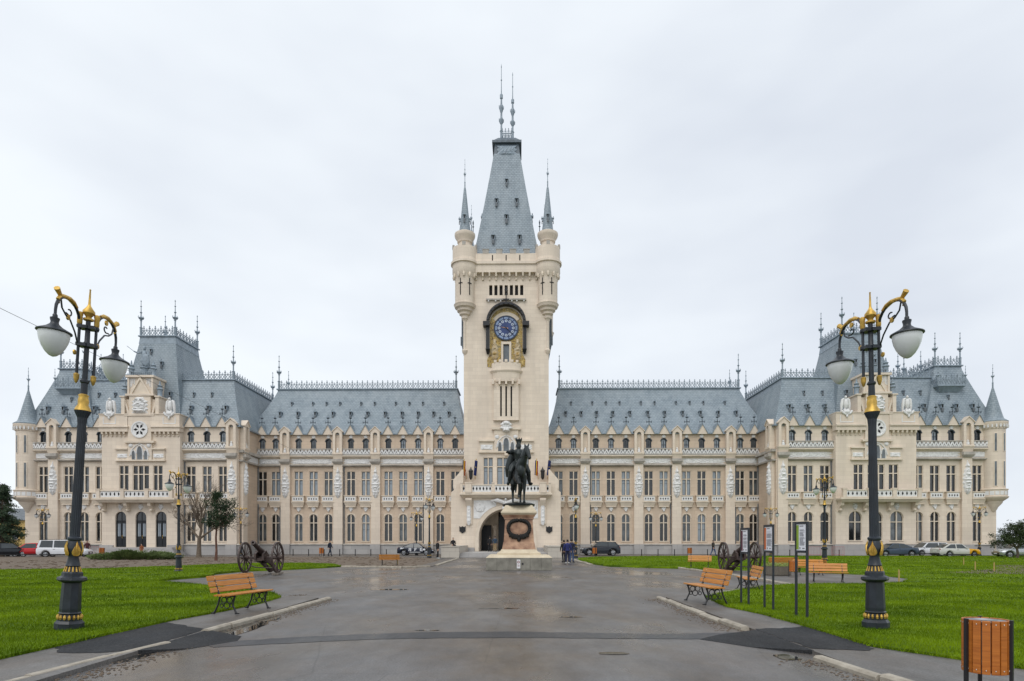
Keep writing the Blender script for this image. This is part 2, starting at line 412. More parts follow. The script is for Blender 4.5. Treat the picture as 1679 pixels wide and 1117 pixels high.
# cornice, frieze, balustrade of a stretch between pilasters
def stretch(x0, x1, y, both=True):
    L = x1-x0
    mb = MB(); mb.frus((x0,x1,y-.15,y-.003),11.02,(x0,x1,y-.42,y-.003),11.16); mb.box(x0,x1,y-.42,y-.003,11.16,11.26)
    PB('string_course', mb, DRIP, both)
    n = max(4, int(L*4)); fr = relief(L-.24, .66, full, .10, n*2, 6, int(x0*3), 5.0)
    PB('frieze_back', MB().box(x0,x1,y-.08,y-.003,11.26,12.12), TRIM, both)
    P('frieze_relief', fr.mesh('frieze_relief', WHITE), (x0+x1)/2, y-.082, 11.36, both)
    mb = MB(); mb.frus((x0,x1,y-.2,y-.003),12.12,(x0,x1,y-.5,y-.003),12.3); mb.box(x0,x1,y-.52,y-.003,12.3,12.42)
    PB('cornice', mb, TRIM, both)
    PB('gap_shade_backing', MB().box(x0,x1,y-.5,y-.06,12.42,12.46).box(x0,x1,y-.06,y-.003,12.46,13.1), LEAD, both)  # dark backing added behind the balustrade to deepen the shade in its gaps
    mb = MB(); mb.box(x0,x1,y-.48,y-.36,12.47,12.58); mb.box(x0,x1,y-.5,y-.34,13.16,13.28)
    mb.mi = 1; k = max(2, round(L/.46)); st = L/k; t = .05
    for i in range(k):
        a = x0+i*st; m = a+st/2; b = a+st
        for (p, q) in (((a,12.58),(m,13.16)), ((m,13.16),(b,12.58))):
            mb.add([(p[0]-t*1.5,y-.46,p[1]),(p[0]+t*1.5,y-.46,p[1]),(q[0]+t*1.5,y-.46,q[1]),(q[0]-t*1.5,y-.46,q[1]),
                    (p[0]-t*1.5,y-.38,p[1]),(p[0]+t*1.5,y-.38,p[1]),(q[0]+t*1.5,y-.38,q[1]),(q[0]-t*1.5,y-.38,q[1])],
                   [(0,1,2,3),(4,7,6,5),(0,3,7,4),(1,5,6,2)])
        mb.prism([(m-.09,12.59),(m+.09,12.59),(m,12.80)], y-.45, y-.39)
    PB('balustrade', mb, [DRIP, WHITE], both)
edges = [5.15] + [v for p in PX for v in (p-.59, p+.59)] + [XE-.02]
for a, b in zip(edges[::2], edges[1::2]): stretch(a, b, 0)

# gablets over the attic windows, with finial
gb = MB(); gb.prism([(-.66,15.06),(.66,15.06),(.50,15.36),(.16,16.06),(0,16.26),(-.16,16.06),(-.50,15.36)], -.34, -.2)
GAB = gb.mesh('gablet', STONE)
gr = MB()
for sg in (-1,1):
    gr.add([(0,-.42,16.36),(0,1.6,16.5),(sg*.76,.8,15.1),(sg*.76,-.42,15.1),(0,-.42,16.24),(sg*.68,-.42,15.04)], [(0,1,2,3),(0,3,5,4)])
GABR = gr.mesh('gablet_roof', SLATE)
gf = MB(); gf.lathe([(.05,0),(.05,.35),(.12,.4),(.05,.45),(.04,.75),(.18,.84),(.2,.9),(.1,.95),(.03,1.0),(.03,1.3)], n=8); gf.box(-.28,.28,-.03,.03,.26,.33); gf.box(-.34,-.24,-.04,.04,.2,.44); gf.box(.24,.34,-.04,.04,.2,.44)
GABF = gf.mesh('gablet_finial', ZINCD, True)
def gablet(x, y):
    for sg in (1, -1):
        g = ob('gablet', GAB, palace, (sg*x, y, 0)); ob('gablet_roof', GABR, g); ob('gablet_finial', GABF, g, (0, -.2, 16.3))
for x in WX: gablet(x, 0)
dp = MB().tube([(0,-.12,1.3),(0,-.12,11.0)], .06, 6)
DPIPE = dp.mesh('downpipe', ZINCD)
for x in (PX[0]+.72, PX[2]-.72, PX[3]+.72): P('downpipe', DPIPE, x, 0, 0)

# ---- roofs
def roof_shape(a, z0, b, z1, flare=.28, n=5, lift=0.0):
    mb = MB()
    for i in range(n):
        t0, t1 = i/n, (i+1)/n
        f = lambda t: t + flare*t*(1-t)          # flares out at the eaves
        ra = [a[k]+(b[k]-a[k])*f(t0) for k in range(4)]; rb = [a[k]+(b[k]-a[k])*f(t1) for k in range(4)]
        za, zb = z0+(z1-z0)*t0, z0+(z1-z0)*t1
        mb.add([(ra[0],ra[2],za),(ra[1],ra[2],za),(ra[1],ra[3],za),(ra[0],ra[3],za),(rb[0],rb[2],zb),(rb[1],rb[2],zb),(rb[1],rb[3],zb),(rb[0],rb[3],zb)],
               [(0,1,5,4),(1,2,6,5),(2,3,7,6),(3,0,4,7)] + ([(4,5,6,7)] if i == n-1 else []))
    return mb
def crest_mesh(L, h=1.05, step=.69):
    """pierced ridge cresting along +x from 0 to L"""
    mb = MB(); k = max(2, round(L/step)); st = L/k
    mb.box(0,L,-.05,.05,0,.06); mb.box(0,L,-.04,.04,h*.56,h*.62)
    for i in range(k):
        x = (i+.5)*st; z1 = h*.56
        mb.box(x-.035,x+.035,-.03,.03,.06,h*.95); mb.box(x-.12,x+.12,-.03,.03,h*.74,h*.82); mb.prism([(x-.07,h*.95),(x,h*.86),(x+.07,h*.95),(x,h*1.06)], -.03,.03)
        for a, b in ((x-st/2, x), (x, x+st/2)):
            for p, q in (((a,.06),(b,z1)), ((a,z1),(b,.06))):
                mb.add([(p[0]-.035,-.025,p[1]),(p[0]+.035,-.025,p[1]),(q[0]+.035,-.025,q[1]),(q[0]-.035,-.025,q[1]),
                        (p[0]-.035,.025,p[1]),(p[0]+.035,.025,p[1]),(q[0]+.035,.025,q[1]),(q[0]-.035,.025,q[1])], [(0,1,2,3),(7,6,5,4),(0,3,7,4),(1,5,6,2)])
        xx = x+st/2
        if i < k-1: mb.box(xx-.025,xx+.025,-.03,.03,h*.62,h*.78)
    return mb
def cresting(p, q, z, h=1.05, both=True):
    d = Vector(q)-Vector(p); me = crest_mesh(d.length, h).mesh('cresting', ZINC)
    a = math.atan2(d.y, d.x)
    ob('cresting', me, palace, (p[0], p[1], z), a)
    if both: ob('cresting', me, palace, (-p[0], p[1], z), math.pi-a)
fin = MB(); fin.lathe([(.16,0),(.16,1.0),(.22,1.05),(.1,1.15),(.09,1.9),(.16,1.95),(.1,2.05),(.28,2.2),(.34,2.3),(.12,2.45),(.07,2.6),(.07,2.9),(.16,3.0),(.06,3.1),(.045,3.7),(.12,3.77),(.04,3.85),(.03,4.35),(.08,4.42),(.015,4.6)], n=8)
for k in range(4):
    a = k*math.pi/2+.4; fin.tube([(0,0,2.15),(.3*math.cos(a),.3*math.sin(a),2.2),(.4*math.cos(a),.4*math.sin(a),2.42),(.3*math.cos(a),.3*math.sin(a),2.5)], .035, 5)
FIN = fin.mesh('ridge_finial', ZINC, True)
def finial(x, y, z, s=1.0, both=True, w=1.0):
    for o in P('ridge_finial', FIN, x, y, z, both): o.scale = (o.scale.x*s*w, s*w, s)
vt = MB(); vt.box(-.17,.17,-.32,.55,0,.52); vt.prism([(-.27,.50),(.27,.50),(.20,.66),(0,.80),(-.20,.66)], -.44, .7); vt.lathe([(.06,.78),(.08,.95),(.015,1.06)], (0,-.3,0), 6)
vt.mi = 1; vt.box(-.11,.11,-.33,-.31,.06,.48)
vt.mi = 2; vt.box(-.14,.14,-.36,-.22,-.50,.0)
VENT = vt.mesh('roof_vent', [ZINC, DARK, LEAD])
def vents(a, z0, b, z1, rows, flare=.28, both=True, s=1.0):
    """small hooded vents on the front slope of a roof_shape"""
    for zr, xs, sc in rows:
        t = (zr-z0)/(z1-z0); f = t + flare*t*(1-t); y = a[2]+(b[2]-a[2])*f
        for x in xs:
            for o in P('roof_vent', VENT, x, y-.02, zr, both): o.scale = (o.scale.x*sc*s*.86, sc*s*.86, sc*s*.9)
def band(a, b, z, both=True, h=.75, o=.08):
    mb = MB(); mb.frus((a[0]-o-.10,a[1]+o+.10,a[2]-o-.10,a[3]+o+.10), z-h, (a[0]-o,a[1]+o,a[2]-o,a[3]+o), z)
    mb.box(a[0]-o-.16,a[1]+o+.16,a[2]-o-.16,a[3]+o+.16, z, z+.14)
    PB('ridge_band', mb, ZINC, both)
wr_a, wr_b = (5.0, 33.4, -.22, 14), (6.9, 31.0, 5.3, 8.7)
PB('roof', roof_shape(wr_a, 15.2, wr_b, 22.1), SLATE); band(wr_b, wr_b, 22.1)
PB('eaves_gutter', MB().box(5.0, XE, -.32, .0, 15.08, 15.2), ZINC)
cresting((6.95,5.3), (30.95,5.3), 22.24, 1.1)
finial(6.95, 5.3, 22.2, .98); finial(30.95, 5.3, 22.2, 1.0); finial(30.95, 8.7, 22.2, .75); finial(24.6, 8.9, 22.0, .45, w=.8)
vx = [6.9+1.1*0, 8.9,11.2,13.5,15.7,18.3,20.4,23.0,25.2,27.6,29.9]
vents(wr_a, 15.2, wr_b, 22.1, [(18.0, [7.6,9.6,11.6,13.7,15.9,18.2,20.4,22.7,25.0,27.3,29.6], .95), (19.75, [8.4,11.2,13.0,14.8,17.6,19.4,22.2,24.0,25.8,28.6], .62)])

# ---- pavilion: front walls either side of the middle bay, inner return, outer end
XC, HB = 42.55, 4.6
pw = [XC-9.2, XC-7.3, XC-5.4]; pw2 = [XC+5.4, XC+7.3, XC+9.2, 54.75]
for x0, x1, xs in ((XE, XC-HB+.02, pw), (XC+HB-.02, 56.3, pw2)):
    ops = [o for x in xs for o in ((x-.53,x+.53,1.67,5.07),(x-.57,x+.57,7.42,10.47),(x-.34,x+.34,13.3,14.52))]
    PB('wall', wall_grid(MB(), x0, x1, 1.28, 15.25, ops, YP), STONE)
random.seed(11)
for sg in (1,-1):
    for x in pw+pw2:
        window(W0, sg*x, YP, 1.67, random.choice('ddcd')); window(W1, sg*x, YP, 7.42, random.choice('dcbd') if sg > 0 else random.choice('dddc')); window(WA, sg*x, YP, 13.3, random.choice('ddcb'))
for x in pw+pw2: dress(x, YP); gablet(x, YP)
PB('return_wall', MB().add([(XE,YP,0),(XE,.0,0),(XE,.0,15.25),(XE,YP,15.25)], [(0,1,2,3)]), TAN)
PB('return_cornice', MB().box(XE-.42,XE-.003,YP,0,11.05,11.26).box(XE-.5,XE-.003,YP,0,12.12,12.42), DRIP)
PB('return_frieze', MB().box(XE-.12,XE-.003,YP+1.3,-.4,11.34,12.04), WHITE)
PB('end_wall', MB().add([(56.3,YP,0),(56.3,14,0),(56.3,14,15.25),(56.3,YP,15.25)], [(0,1,2,3)]), STONE)
PS('plinth', MB().box(XE-.3, XC-HB, YP-.3, YP+.3, 0, 1.2).box(XC+HB, 56.5, YP-.3, YP+.3, 0, 1.2).box(XE-.302, XE+.3, YP+.31, -.3, 0, 1.2), PLINTH)
PB('plinth_ledge', MB().frus((XE-.4, XC-HB, YP-.42, YP+.1), 1.2, (XE-.2, XC-HB, YP-.2, YP+.1), 1.32).frus((XC+HB, 56.6, YP-.42, YP+.1), 1.2, (XC+HB, 56.4, YP-.2, YP+.1), 1.32), DRIP)
pilaster(XE+.66, YP); pilaster(53.35, YP)
for sg in (1,-1):        # the same pilaster on the return wall
    p = ob('pilaster', PILM, palace, (sg*XE, YP+.98, 0), -sg*R(90))
    ob('niche', PILTOP, p); ob('lead_block', PBLK, p); ob('pilaster_relief', LENS, p, (0,-.362,7.05)); ob('bust', BUST, p); ob('pilaster_foot', PFOOT, p)
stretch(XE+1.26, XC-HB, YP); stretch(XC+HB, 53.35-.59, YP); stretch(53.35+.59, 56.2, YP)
P('downpipe', DPIPE, XC-HB-.12, YP, 0); P('downpipe', DPIPE, XE-.1, -.15, 0)
# corner turret
tp = [(.02,4.55),(.16,4.7),(.12,4.95),(.42,5.35),(.48,5.55),(.9,6.05),(.95,6.25),(1.42,6.6),(1.5,6.75),(1.5,6.8),(1.38,6.82),(1.38,7.5),(1.46,7.55),(1.46,7.65),(1.2,7.7),(1.2,14.55),(1.28,14.6),(1.28,14.8),(1.46,15.15),(1.46,15.4)]
PB('turret', MB().lathe(tp, (56.65,YP+.15,0), 24), STONE, smooth=True)
PB('turret_roof', MB().lathe([(1.46,15.38),(1.48,15.46),(1.04,15.8),(.84,16.5),(.09,19.5),(.05,19.7)], (56.65,YP+.15,0), 24), SLATE, smooth=True)
for k in range(12):
    a = math.pi*(1.02+k/11*.96); PBm = MB().box(-.07,.07,-.12,.02,0,.34) if k == 0 else PBm
    if k == 0: TB = PBm.mesh('turret_bracket', WHITE)
    P('turret_bracket', TB, 56.65+1.36*math.cos(a), YP+.15+1.36*math.sin(a), 14.72, rz=a+math.pi/2)
finial(56.65, YP+.15, 19.4, .62, w=.8)
SLIT = MB().box(-.2,.2,-.04,.1,-.1,2.9).mesh('slit_frame', TRIM); SLITG = MB().box(-.1,.1,-.055,-.03,0,2.8).mesh('slit_glass', GL_C)
for z, h in ((8.0, 1.0), (12.0, .72)):
    for a in (-2.0, -1.2):
        for s, sg in zip(P('slit_frame', SLIT, 56.65+1.19*math.cos(a), YP+.15+1.19*math.sin(a), z, rz=a+math.pi/2), (1,-1)):
            s.scale = (s.scale.x, 1, h); ob('slit_glass', SLITG, s)
TP = MB()
for k in range(9):
    a = math.pi*(1.0+(k+.5)/9); TP.add([(56.65+1.40*math.cos(a+d), YP+.15+1.40*math.sin(a+d), z) for d, z in ((-.14,6.95),(.14,6.95),(.14,7.4),(-.14,7.4))], [(0,1,2,3)])
PB('turret_panel', TP, WHITE)
# return block of the corner below the turret
PB('corner_pier', MB().box(56.28,56.95,YP+.02,YP+2.2,0,15.2), STONE)

pr_a, pr_b = (XE-.25, 53.5, YP-.22, 16), (33.35, 51.6, -2.7, 9.2)
PB('roof', roof_shape(pr_a, 15.2, pr_b, 21.3), SLATE); band(pr_b, pr_b, 21.3)
PS('eaves_gutter', MB().box(XE-.35, XC-HB, YP-.32, YP, 15.08, 15.2).box(XE-.35, XE, YP, 0, 15.08, 15.2).box(XC+HB, 56.3, YP-.32, YP, 15.08, 15.2), ZINC)
cresting((33.4,-2.7), (XC-1,-2.7), 21.44); cresting((33.4,-2.7), (33.4,9.2), 21.44); cresting((XC+1,-2.7), (51.4,-2.7), 21.44)
finial(33.4,-2.7,21.4,.92); finial(33.4,9.2,21.4,.92)
vents(pr_a, 15.2, pr_b, 21.3, [(17.3, [33.4,35.5,37.6, 47.2,49.2,51.0], .95), (19.3, [35.6,37.8,47.4,49.4], .62)])
# middle roof
mr_a, mr_b = (XC-4.1, XC+4.1, YP+.25, 5.0), (XC-2.1, XC+2.1, -2.9, 2.2)
PB('pavilion_roof', roof_shape(mr_a, 15.2, mr_b, 26.6, .12, 6), SLATE); band(mr_b, mr_b, 26.6, h=.9)
cresting((XC-2.1,-2.9), (XC+2.1,-2.9), 26.75, 1.15); cresting((XC-2.1,-2.9), (XC-2.1,2.2), 26.75, 1.15); cresting((XC-2.1,2.2), (XC+2.1,2.2), 26.75, 1.15)
for x in (-2.1, 2.1): finial(XC+x,-2.9,26.7,.96); finial(XC+x,2.2,26.7,.96)
vents(mr_a, 15.2, mr_b, 26.6, [(24.6,[XC+.6],.7),(22.9,[XC+1.4,XC-.9],.85),(21.0,[XC+.2,XC+2.0],.95),(19.0,[XC+2.6,XC-2.4],.95)], .12)
# outer roof with its little railed platform
or_a, or_b = (48.6, 56.9, YP-.22, 12), (51.7, 54.7, -2.7, 4.5)
PB('end_roof', roof_shape(or_a, 15.2, or_b, 22.7, .1), SLATE); band(or_b, or_b, 22.7, h=.8)
cresting((51.7,-2.7),(54.7,-2.7),22.85,1.1); cresting((51.7,-2.7),(51.7,4.5),22.85,1.1)
for x, y in ((51.7,-2.7),(54.7,-2.7),(51.7,4.5),(54.7,4.5)): finial(x,y,22.8,.88)
finial(50.3, 1.0, 21.4, .9)
PB('roof_platform', MB().frus((51.3,53.6,-4.0,-2.9),19.3,(50.9,54.0,-4.5,-2.8),19.9).box(50.8,54.1,-4.6,-2.8,19.9,20.05), ZINC)
cresting((50.85,-4.5),(54.05,-4.5),20.05,1.2); cresting((50.85,-4.5),(50.85,-3.2),20.05,1.2)
finial(50.85,-4.5,20.0,.5); finial(54.05,-4.5,20.0,.5)
vents(or_a, 15.2, or_b, 22.7, [(17.2,[51.0,52.7,54.6],.95),(18.6,[52.2],.6)], .1)
# ---------------------------------------------------------------- middle bay of each pavilion
def diamond_rail(mb, x0, x1, y, z0, z1, step=.5):
    mb.mi = 0; mb.box(x0,x1,y,y+.16,z0,z0+.1); mb.box(x0-.03,x1+.03,y-.04,y+.2,z1-.12,z1)
    mb.mi = 1; mb.box(x0+.05,x1-.05,y+.03,y+.13,z0+.1,z1-.12); mb.mi = 2
    k = max(1, round((x1-x0)/step)); zc = (z0+z1)/2; h = (z1-z0)*.26
    for i in range(k):
        cx = x0+(i+.5)*(x1-x0)/k; mb.prism([(cx-.11,zc),(cx,zc-h),(cx+.11,zc),(cx,zc+h)], y+.022, y+.03)
    mb.mi = 0
def lancet(w, h):
    pts = [(-w/2,0),(w/2,0),(w/2,h*.45)]
    for i in range(1,6): t=i/6; pts.append((w/2*math.cos(t*math.pi/2)**.8, h*.45+h*.55*math.sin(t*math.pi/2)))
    pts.append((0,h)); 
    for i in range(5,0,-1): t=i/6; pts.append((-w/2*math.cos(t*math.pi/2)**.8, h*.45+h*.55*math.sin(t*math.pi/2)))
    pts.append((-w/2,h*.45)); return pts
def tracery(x, y, z, k=1.0):
    t = ob('tracery', MB().box(-1.4*k,1.4*k,-.22,-.003,0,1.95*k).mesh('tracery', STONE), palace, (x,y,z))
    g = MB(); g.prism(lancet(.62*k,1.5*k), -.235, -.2)
    for sg in (-1,1): g.prism([(q[0]+sg*.72*k, q[1]) for q in lancet(.42*k,1.0*k)], -.235, -.2)
    g.build('glazing', GL_C, t)
    r = MB()
    for hw, hh, cx in ((.36,1.62,0),(.24,1.1,-.72),(.24,1.1,.72)):
        r.tube([(q[0]*k*1.02+cx*k, -.26, q[1]*k) for q in lancet(hw*2,hh)[1:]], .06*k, 5)
    for sg in (-1,1): r.tube([(sg*1.15*k,-.26,.4*k),(sg*.95*k,-.26,1.1*k),(sg*.5*k,-.26,1.6*k),(0,-.26,1.85*k)], .06*k, 5)
    r.build('tracery_rib', WHITE, t)
    for sg in (-1,1): relief(.5*k,.5*k,rnd,.08,5,6,3).build('tracery_relief', WHITE, t, loc=(sg*1.05*k,-.225,1.4*k))
    return t
ea = MB(); ea.ell((0,0,1.15),(.30,.30,.72)); ea.ell((-.05,-.08,1.98),(.15,.19,.19)); ea.tube([(-.08,-.24,1.98),(-.12,-.38,1.88)],[.07,.02],6)
for sg in (-1,1):
    ea.tube([(sg*.18,.05,1.82),(sg*.40,.08,1.70),(sg*.48,.1,1.1),(sg*.52,.1,.55),(sg*.58,.12,.12)],[.10,.19,.21,.15,.03],8); ea.tube([(sg*.2,-.1,.5),(sg*.22,-.2,.05)],[.16,.12],6)

for k in range(11):
    a = math.pi*k/10; ea.ell((.62*math.cos(a),-.3,.18-.42*math.sin(a)**1.0*(1-.3*abs(math.cos(a)))),(.15,.14,.15),7,5)
ea.ell((0,-.3,.1),(.42,.2,.3)); ea.ell((0,-.34,-.42),(.14,.12,.22))
EAGLE = ea.mesh('eagle', WHITE, True)
cb = MB()
def corbels(mb, x0, x1, y, z, step=.55, out=.34, h=.5):
    k = max(2, round((x1-x0)/step))
    for i in range(k+1):
        x = x0+(x1-x0)*i/k; mb.prismx([(y,z),(y-out*.35,z),(y-out*.4,z+h*.35),(y-out*.8,z+h*.45),(y-out,z+h),(y,z+h)], x-.1, x+.1)
    return mb
for sg in (-1, 1):
    X0, X1 = (sg*XC-HB, sg*XC+HB); xc = sg*XC
    f = MB(); doors = sg < 0
    g0 = [(xc+o-.64, xc+o+.64, .95, 5.1) for o in (-2.37,0,2.37)] if doors else [(xc+o-.75, xc+o+.75, 1.75, 5.1) for o in (-2.37,0,2.37)]
    ops = g0 + [(xc+o-.57, xc+o+.57, 7.42, 10.47) for o in (-2.0,2.0)] + [(xc-.975, xc+.975, 7.42, 10.47)]
    wall_grid(f, X0, X1, 0.9 if doors else 1.28, 15.0, ops, YR)
    for xx in (X0, X1): f.add([(xx,YR,0),(xx,YP+.3,0),(xx,YP+.3,15),(xx,YR,15)], [(0,1,2,3)])
    PB('middle_bay_wall', f, STONE, False)
    for o in (-2.0,2.0): window(W1, xc+o, YR, 7.42, 'd')
    window(W3, xc, YR, 7.42, 'd')
    if doors:
        PS('plinth', MB().box(X0-.15, X0+1.4, YR-.2, YR+.3, 0, 1.2).box(X1-1.4, X1+.15, YR-.2, YR+.3, 0, 1.2), PLINTH, False)
        for o in (-2.37,0,2.37):
            d = ob('door', None or MB().box(-.6,.6,.2,.27,0,3.05).box(-.6,-.55,.14,.2,0,3.05).box(.55,.6,.14,.2,0,3.05).box(-.03,.03,.15,.2,0,3.05).box(-.55,-.03,.15,.2,.9,1.0).box(.03,.55,.15,.2,.9,1.0).mesh('door', DOORM), palace, (xc+o, YR, .95))
            arch_fill(MB(), 1.28, 3.51, 4.15, -.01, .3).build('door_arch', STONE, d)
            MB().box(-.62,.62,.22,.25,3.12,4.13).build('fanlight', GL_D, d); MB().box(-.62,.62,.12,.26,3.05,3.12).box(-.02,.02,.16,.22,3.12,4.1).build('transom', DOORM, d)
            for s2 in (-1,1):
                MB().box(min(s2*.14,s2*.44),max(s2*.14,s2*.44),.17,.199,1.25,2.75).build('door_pane', GL_B, d); MB().box(s2*.29-.012,s2*.29+.012,.15,.168,1.25,2.75).build('glazing_bar', DOORM, d)
            MB().tube([(.09,.12,1.0),(.09,.12,1.4)],.018,6).build('handle', GOLD, d)
        for k in range(6):
            s = MB().box(xc-4.1-.28*(5-k), xc+4.1+.28*(5-k), YR-.5-.33*(6-k), YR+.2, .155*k+(.0 if k==0 else .0), .155*(k+1)-.006); PB('step', s, PLINTH, False)
    else:
        for o in (-2.37,0,2.37): window(WL, xc+o, YR, 1.75, 'dcd'[int(o>0)])
        PB('plinth', MB().box(X0-.15, X1+.15, YR-.25, YR+.3, 0, 1.25), PLINTH, False)
    # balcony
    b = MB(); yb = YR-1.15
    b.frus((xc-4.35,xc+4.35,YR-1.0,YR-.003),6.1,(xc-4.6,xc+4.6,yb-.1,YR-.003),6.4); b.box(xc-4.65,xc+4.65,yb-.15,YR-.003,6.4,6.58)
    bal = PB('balcony', b, TRIM, False)[0]
    for i in range(4):
        x = xc-4.2+2.8*i
        MB().box(x-.2,x+.2,yb-.14,yb+.26,6.585,7.55).box(x-.26,x+.26,yb-.18,yb+.3,7.55,7.66).build('balcony_post', STONE, bal)
        MB().prismx([(YR-.004,5.05),(YR-.25,5.1),(YR-.3,5.4),(YR-.75,5.75),(YR-.85,6.09),(YR-.004,6.09)], x-.17, x+.17).ell((x,YR-.32,5.25),(.19,.18,.18)).build('bracket', TRIM, bal)
    for i in range(3): r = MB(); diamond_rail(r, xc-4.0+2.8*i, xc-1.6+2.8*i, yb-.05, 6.6, 7.5, .45); r.build('balcony_rail', [TRIM, WHITE, DARK], bal)
    for o in (-2.37,0,2.37): ob('key_relief', KEY, palace, (xc+o, YR-.01, 5.22))
    # hood, tracery, rose window
    b = MB()
    b.box(xc-2.95,xc+2.95,YR-.3,YR-.003,10.95,11.12)
    for s2 in (-1,1):
        b.box(min(xc+s2*1.45,xc+s2*2.85),max(xc+s2*1.45,xc+s2*2.85),YR-.12,YR-.003,11.12,12.3); b.box(min(xc+s2*1.42,xc+s2*2.95),max(xc+s2*1.42,xc+s2*2.95),YR-.32,YR-.003,12.3,12.46)
    b.box(xc-1.75,xc+1.75,YR-.42,YR-.003,13.06,13.3)
    PB('hood_mould', b, TRIM, False)
    for s2 in (-1,1): P('panel_relief', relief(1.15,.52,full,.1,14,6,4,6).mesh('panel_relief', WHITE), xc+s2*2.12, YR-.122, 11.3, False)
    tracery(xc, YR, 11.12)
    PB('rose_panel', MB().box(xc-1.35,xc+1.35,YR-.25,YR-.003,13.3,16.2), STONE, False)
    ro = MB(); 
    for i in range(24):
        a, c = 2*math.pi*i/24, 2*math.pi*(i+1)/24
        ro.add([(r*math.cos(q), y, r*math.sin(q)) for q in (a,c) for r, y in ((.98,-.26),(.98,-.34),(.82,-.34),(.78,-.27),(0,-.27))], [(0,1,6,5),(1,2,7,6),(2,3,8,7),(3,4,9,8)])
    rw = P('rose_window', ro.mesh('rose_window', WHITE), xc, YR, 14.62, False)[0]
    for i in range(6):
        a = math.pi/6+i*math.pi/3+math.pi/6; u = Vector((math.cos(a),0,math.sin(a))); v = Vector((-u.z,0,u.x)); c = u*.44
        q = [c-u*.26, c+v*.15, c+u*.28, c-v*.15]
        MB().add([(p.x,-.285,p.z) for p in q]+[(p.x,-.272,p.z) for p in q], [(0,1,2,3),(0,4,5,1),(1,5,6,2),(2,6,7,3),(3,7,4,0)]).build('rose_light', DARK, rw)
    b = MB()
    for s2 in (-1,1):
        a, c = sorted((xc+s2*1.75, xc+s2*(HB-.1))); corbels(b, a+.1, c-.1, YR, 13.85)
    PS('corbel', b, TRIM, False)
    b = MB()
    for s2 in (-1,1):
        a, c = sorted((xc+s2*1.36, xc+s2*(HB+.12)))
        b.box(a,c,YR-.36,YR+.5,14.36,14.85); b.box(a-.02,c+.1,YR-.5,YR+.5,14.85,15.05); b.box(a,c-.04,YR-.3,YR+1.6,15.05,16.35); b.box(a-.02,c+.05,YR-.38,YR+1.6,16.35,16.45)
    PS('parapet', b, STONE, False)
    for s2 in (-1,1):
        b = MB().box(-.75,.75,-.33,-.305,.1,.2).box(-.75,-.66,-.33,-.305,.2,.9).box(.66,.75,-.33,-.305,.2,.9); P('parapet_fillet', b.mesh('parapet_fillet', WHITE), xc+s2*3.5, YR, 15.15, False)
        P('eagle', EAGLE, xc+s2*3.5, YR-.1, 16.35, False)[0].scale = (.86,.9,.92)
    # stepped gable block above
    b = MB(); b.box(xc-1.25,xc+1.25,YR-.2,YR+3,16.45,18.55); b.box(xc-1.75,xc+1.75,YR-.35,YR+3.1,16.2,16.45)
    for s2 in (-1,1):
        a, c = sorted((xc+s2*1.8,xc+s2*2.2)); b.box(a,c,YR-.2,YR+3,16.45,18.4); b.prism([(xc+s2*1.25,16.46),(xc+s2*1.5,16.46),(xc+s2*1.8,17.6),(xc+s2*1.8,18.2)],YR-.1,YR+.1); b.box(min(xc+s2*1.75,xc+s2*2.35),max(xc+s2*1.75,xc+s2*2.35),YR-.3,YR+3,18.4,18.55)
    b.box(xc-1.8,xc+1.8,YR+.1,YR+3,16.45,18.2)
    b.box(xc-1.65,xc+1.65,YR-.32,YR+2.8,18.55,18.78); b.box(xc-1.5,xc+1.5,YR,YR+2.6,18.78,20.7); b.box(xc-1.66,xc+1.66,YR-.28,YR+2.75,20.7,20.95)
    b.box(xc-1.5,xc-1.3,YR-.15,YR,18.78,20.7); b.box(xc+1.3,xc+1.5,YR-.15,YR,18.78,20.7)
    PB('gable_block', b, STONE, False)
    b = MB(); b.prism([(xc-1.2,18.79),(xc+1.2,18.79),(xc,20.72)], YR-.08, YR-.002)
    for s2 in (-1,1): b.prism([(xc+s2*1.2,18.79),(xc+s2*.98,18.79),(xc,20.45),(xc,20.85)], YR-.2, YR-.08)
    PB('gable', b, TRIM, False)
    b = MB(); 
    for s2 in (-1,1):
        for k in range(4): b.box(xc+s2*(.75+.16*k)-.04, xc+s2*(.75+.16*k)+.04, YR-.06, YR-.004, 19.9-.28*k*(-1 if k<2 else 1)*.4, 20.6)
    PB('gable_slit', b, WHITE, False)
    P('coat_of_arms', relief(1.75,1.9,lambda t: 1.0 if t < .72 else 1.0-(t-.72)*2.2,.34,18,20,7,3.4).mesh('coat_of_arms', WHITE), xc, YR-.2, 16.5, False)
    pin = MB().lathe([(.3,0),(.34,.08),(.26,.2),(.28,.8),(.4,.9),(.3,1.0),(.2,1.15),(.3,1.3),(.12,1.45),(.05,1.9)], n=10).mesh('pinnacle', ZINC, True)
    for x, z in ((-2.05,18.5),(2.05,18.5),(-1.3,20.9),(1.3,20.9)): P('pinnacle', pin, xc+x, YR+.3, z, False)
    P('roof_pedestal', MB().box(-.7,.7,-.1,1.2,0,.35).lathe([(.55,.35),(.5,.5),(.36,.6),(.36,1.0),(.5,1.1),(.4,1.2)], (0,.5,0), 14).mesh('roof_pedestal', ZINC), xc, YR+.2, 20.9, False)
    b = MB().box(-1.2,1.2,-.05,.05,.4,.46)
    for k in range(11): b.box(-1.2+.24*k-.02,-1.2+.24*k+.02,-.03,.03,0,.4)
    P('roof_rail', b.mesh('roof_rail', ZINC), xc, YR, 20.95, False)
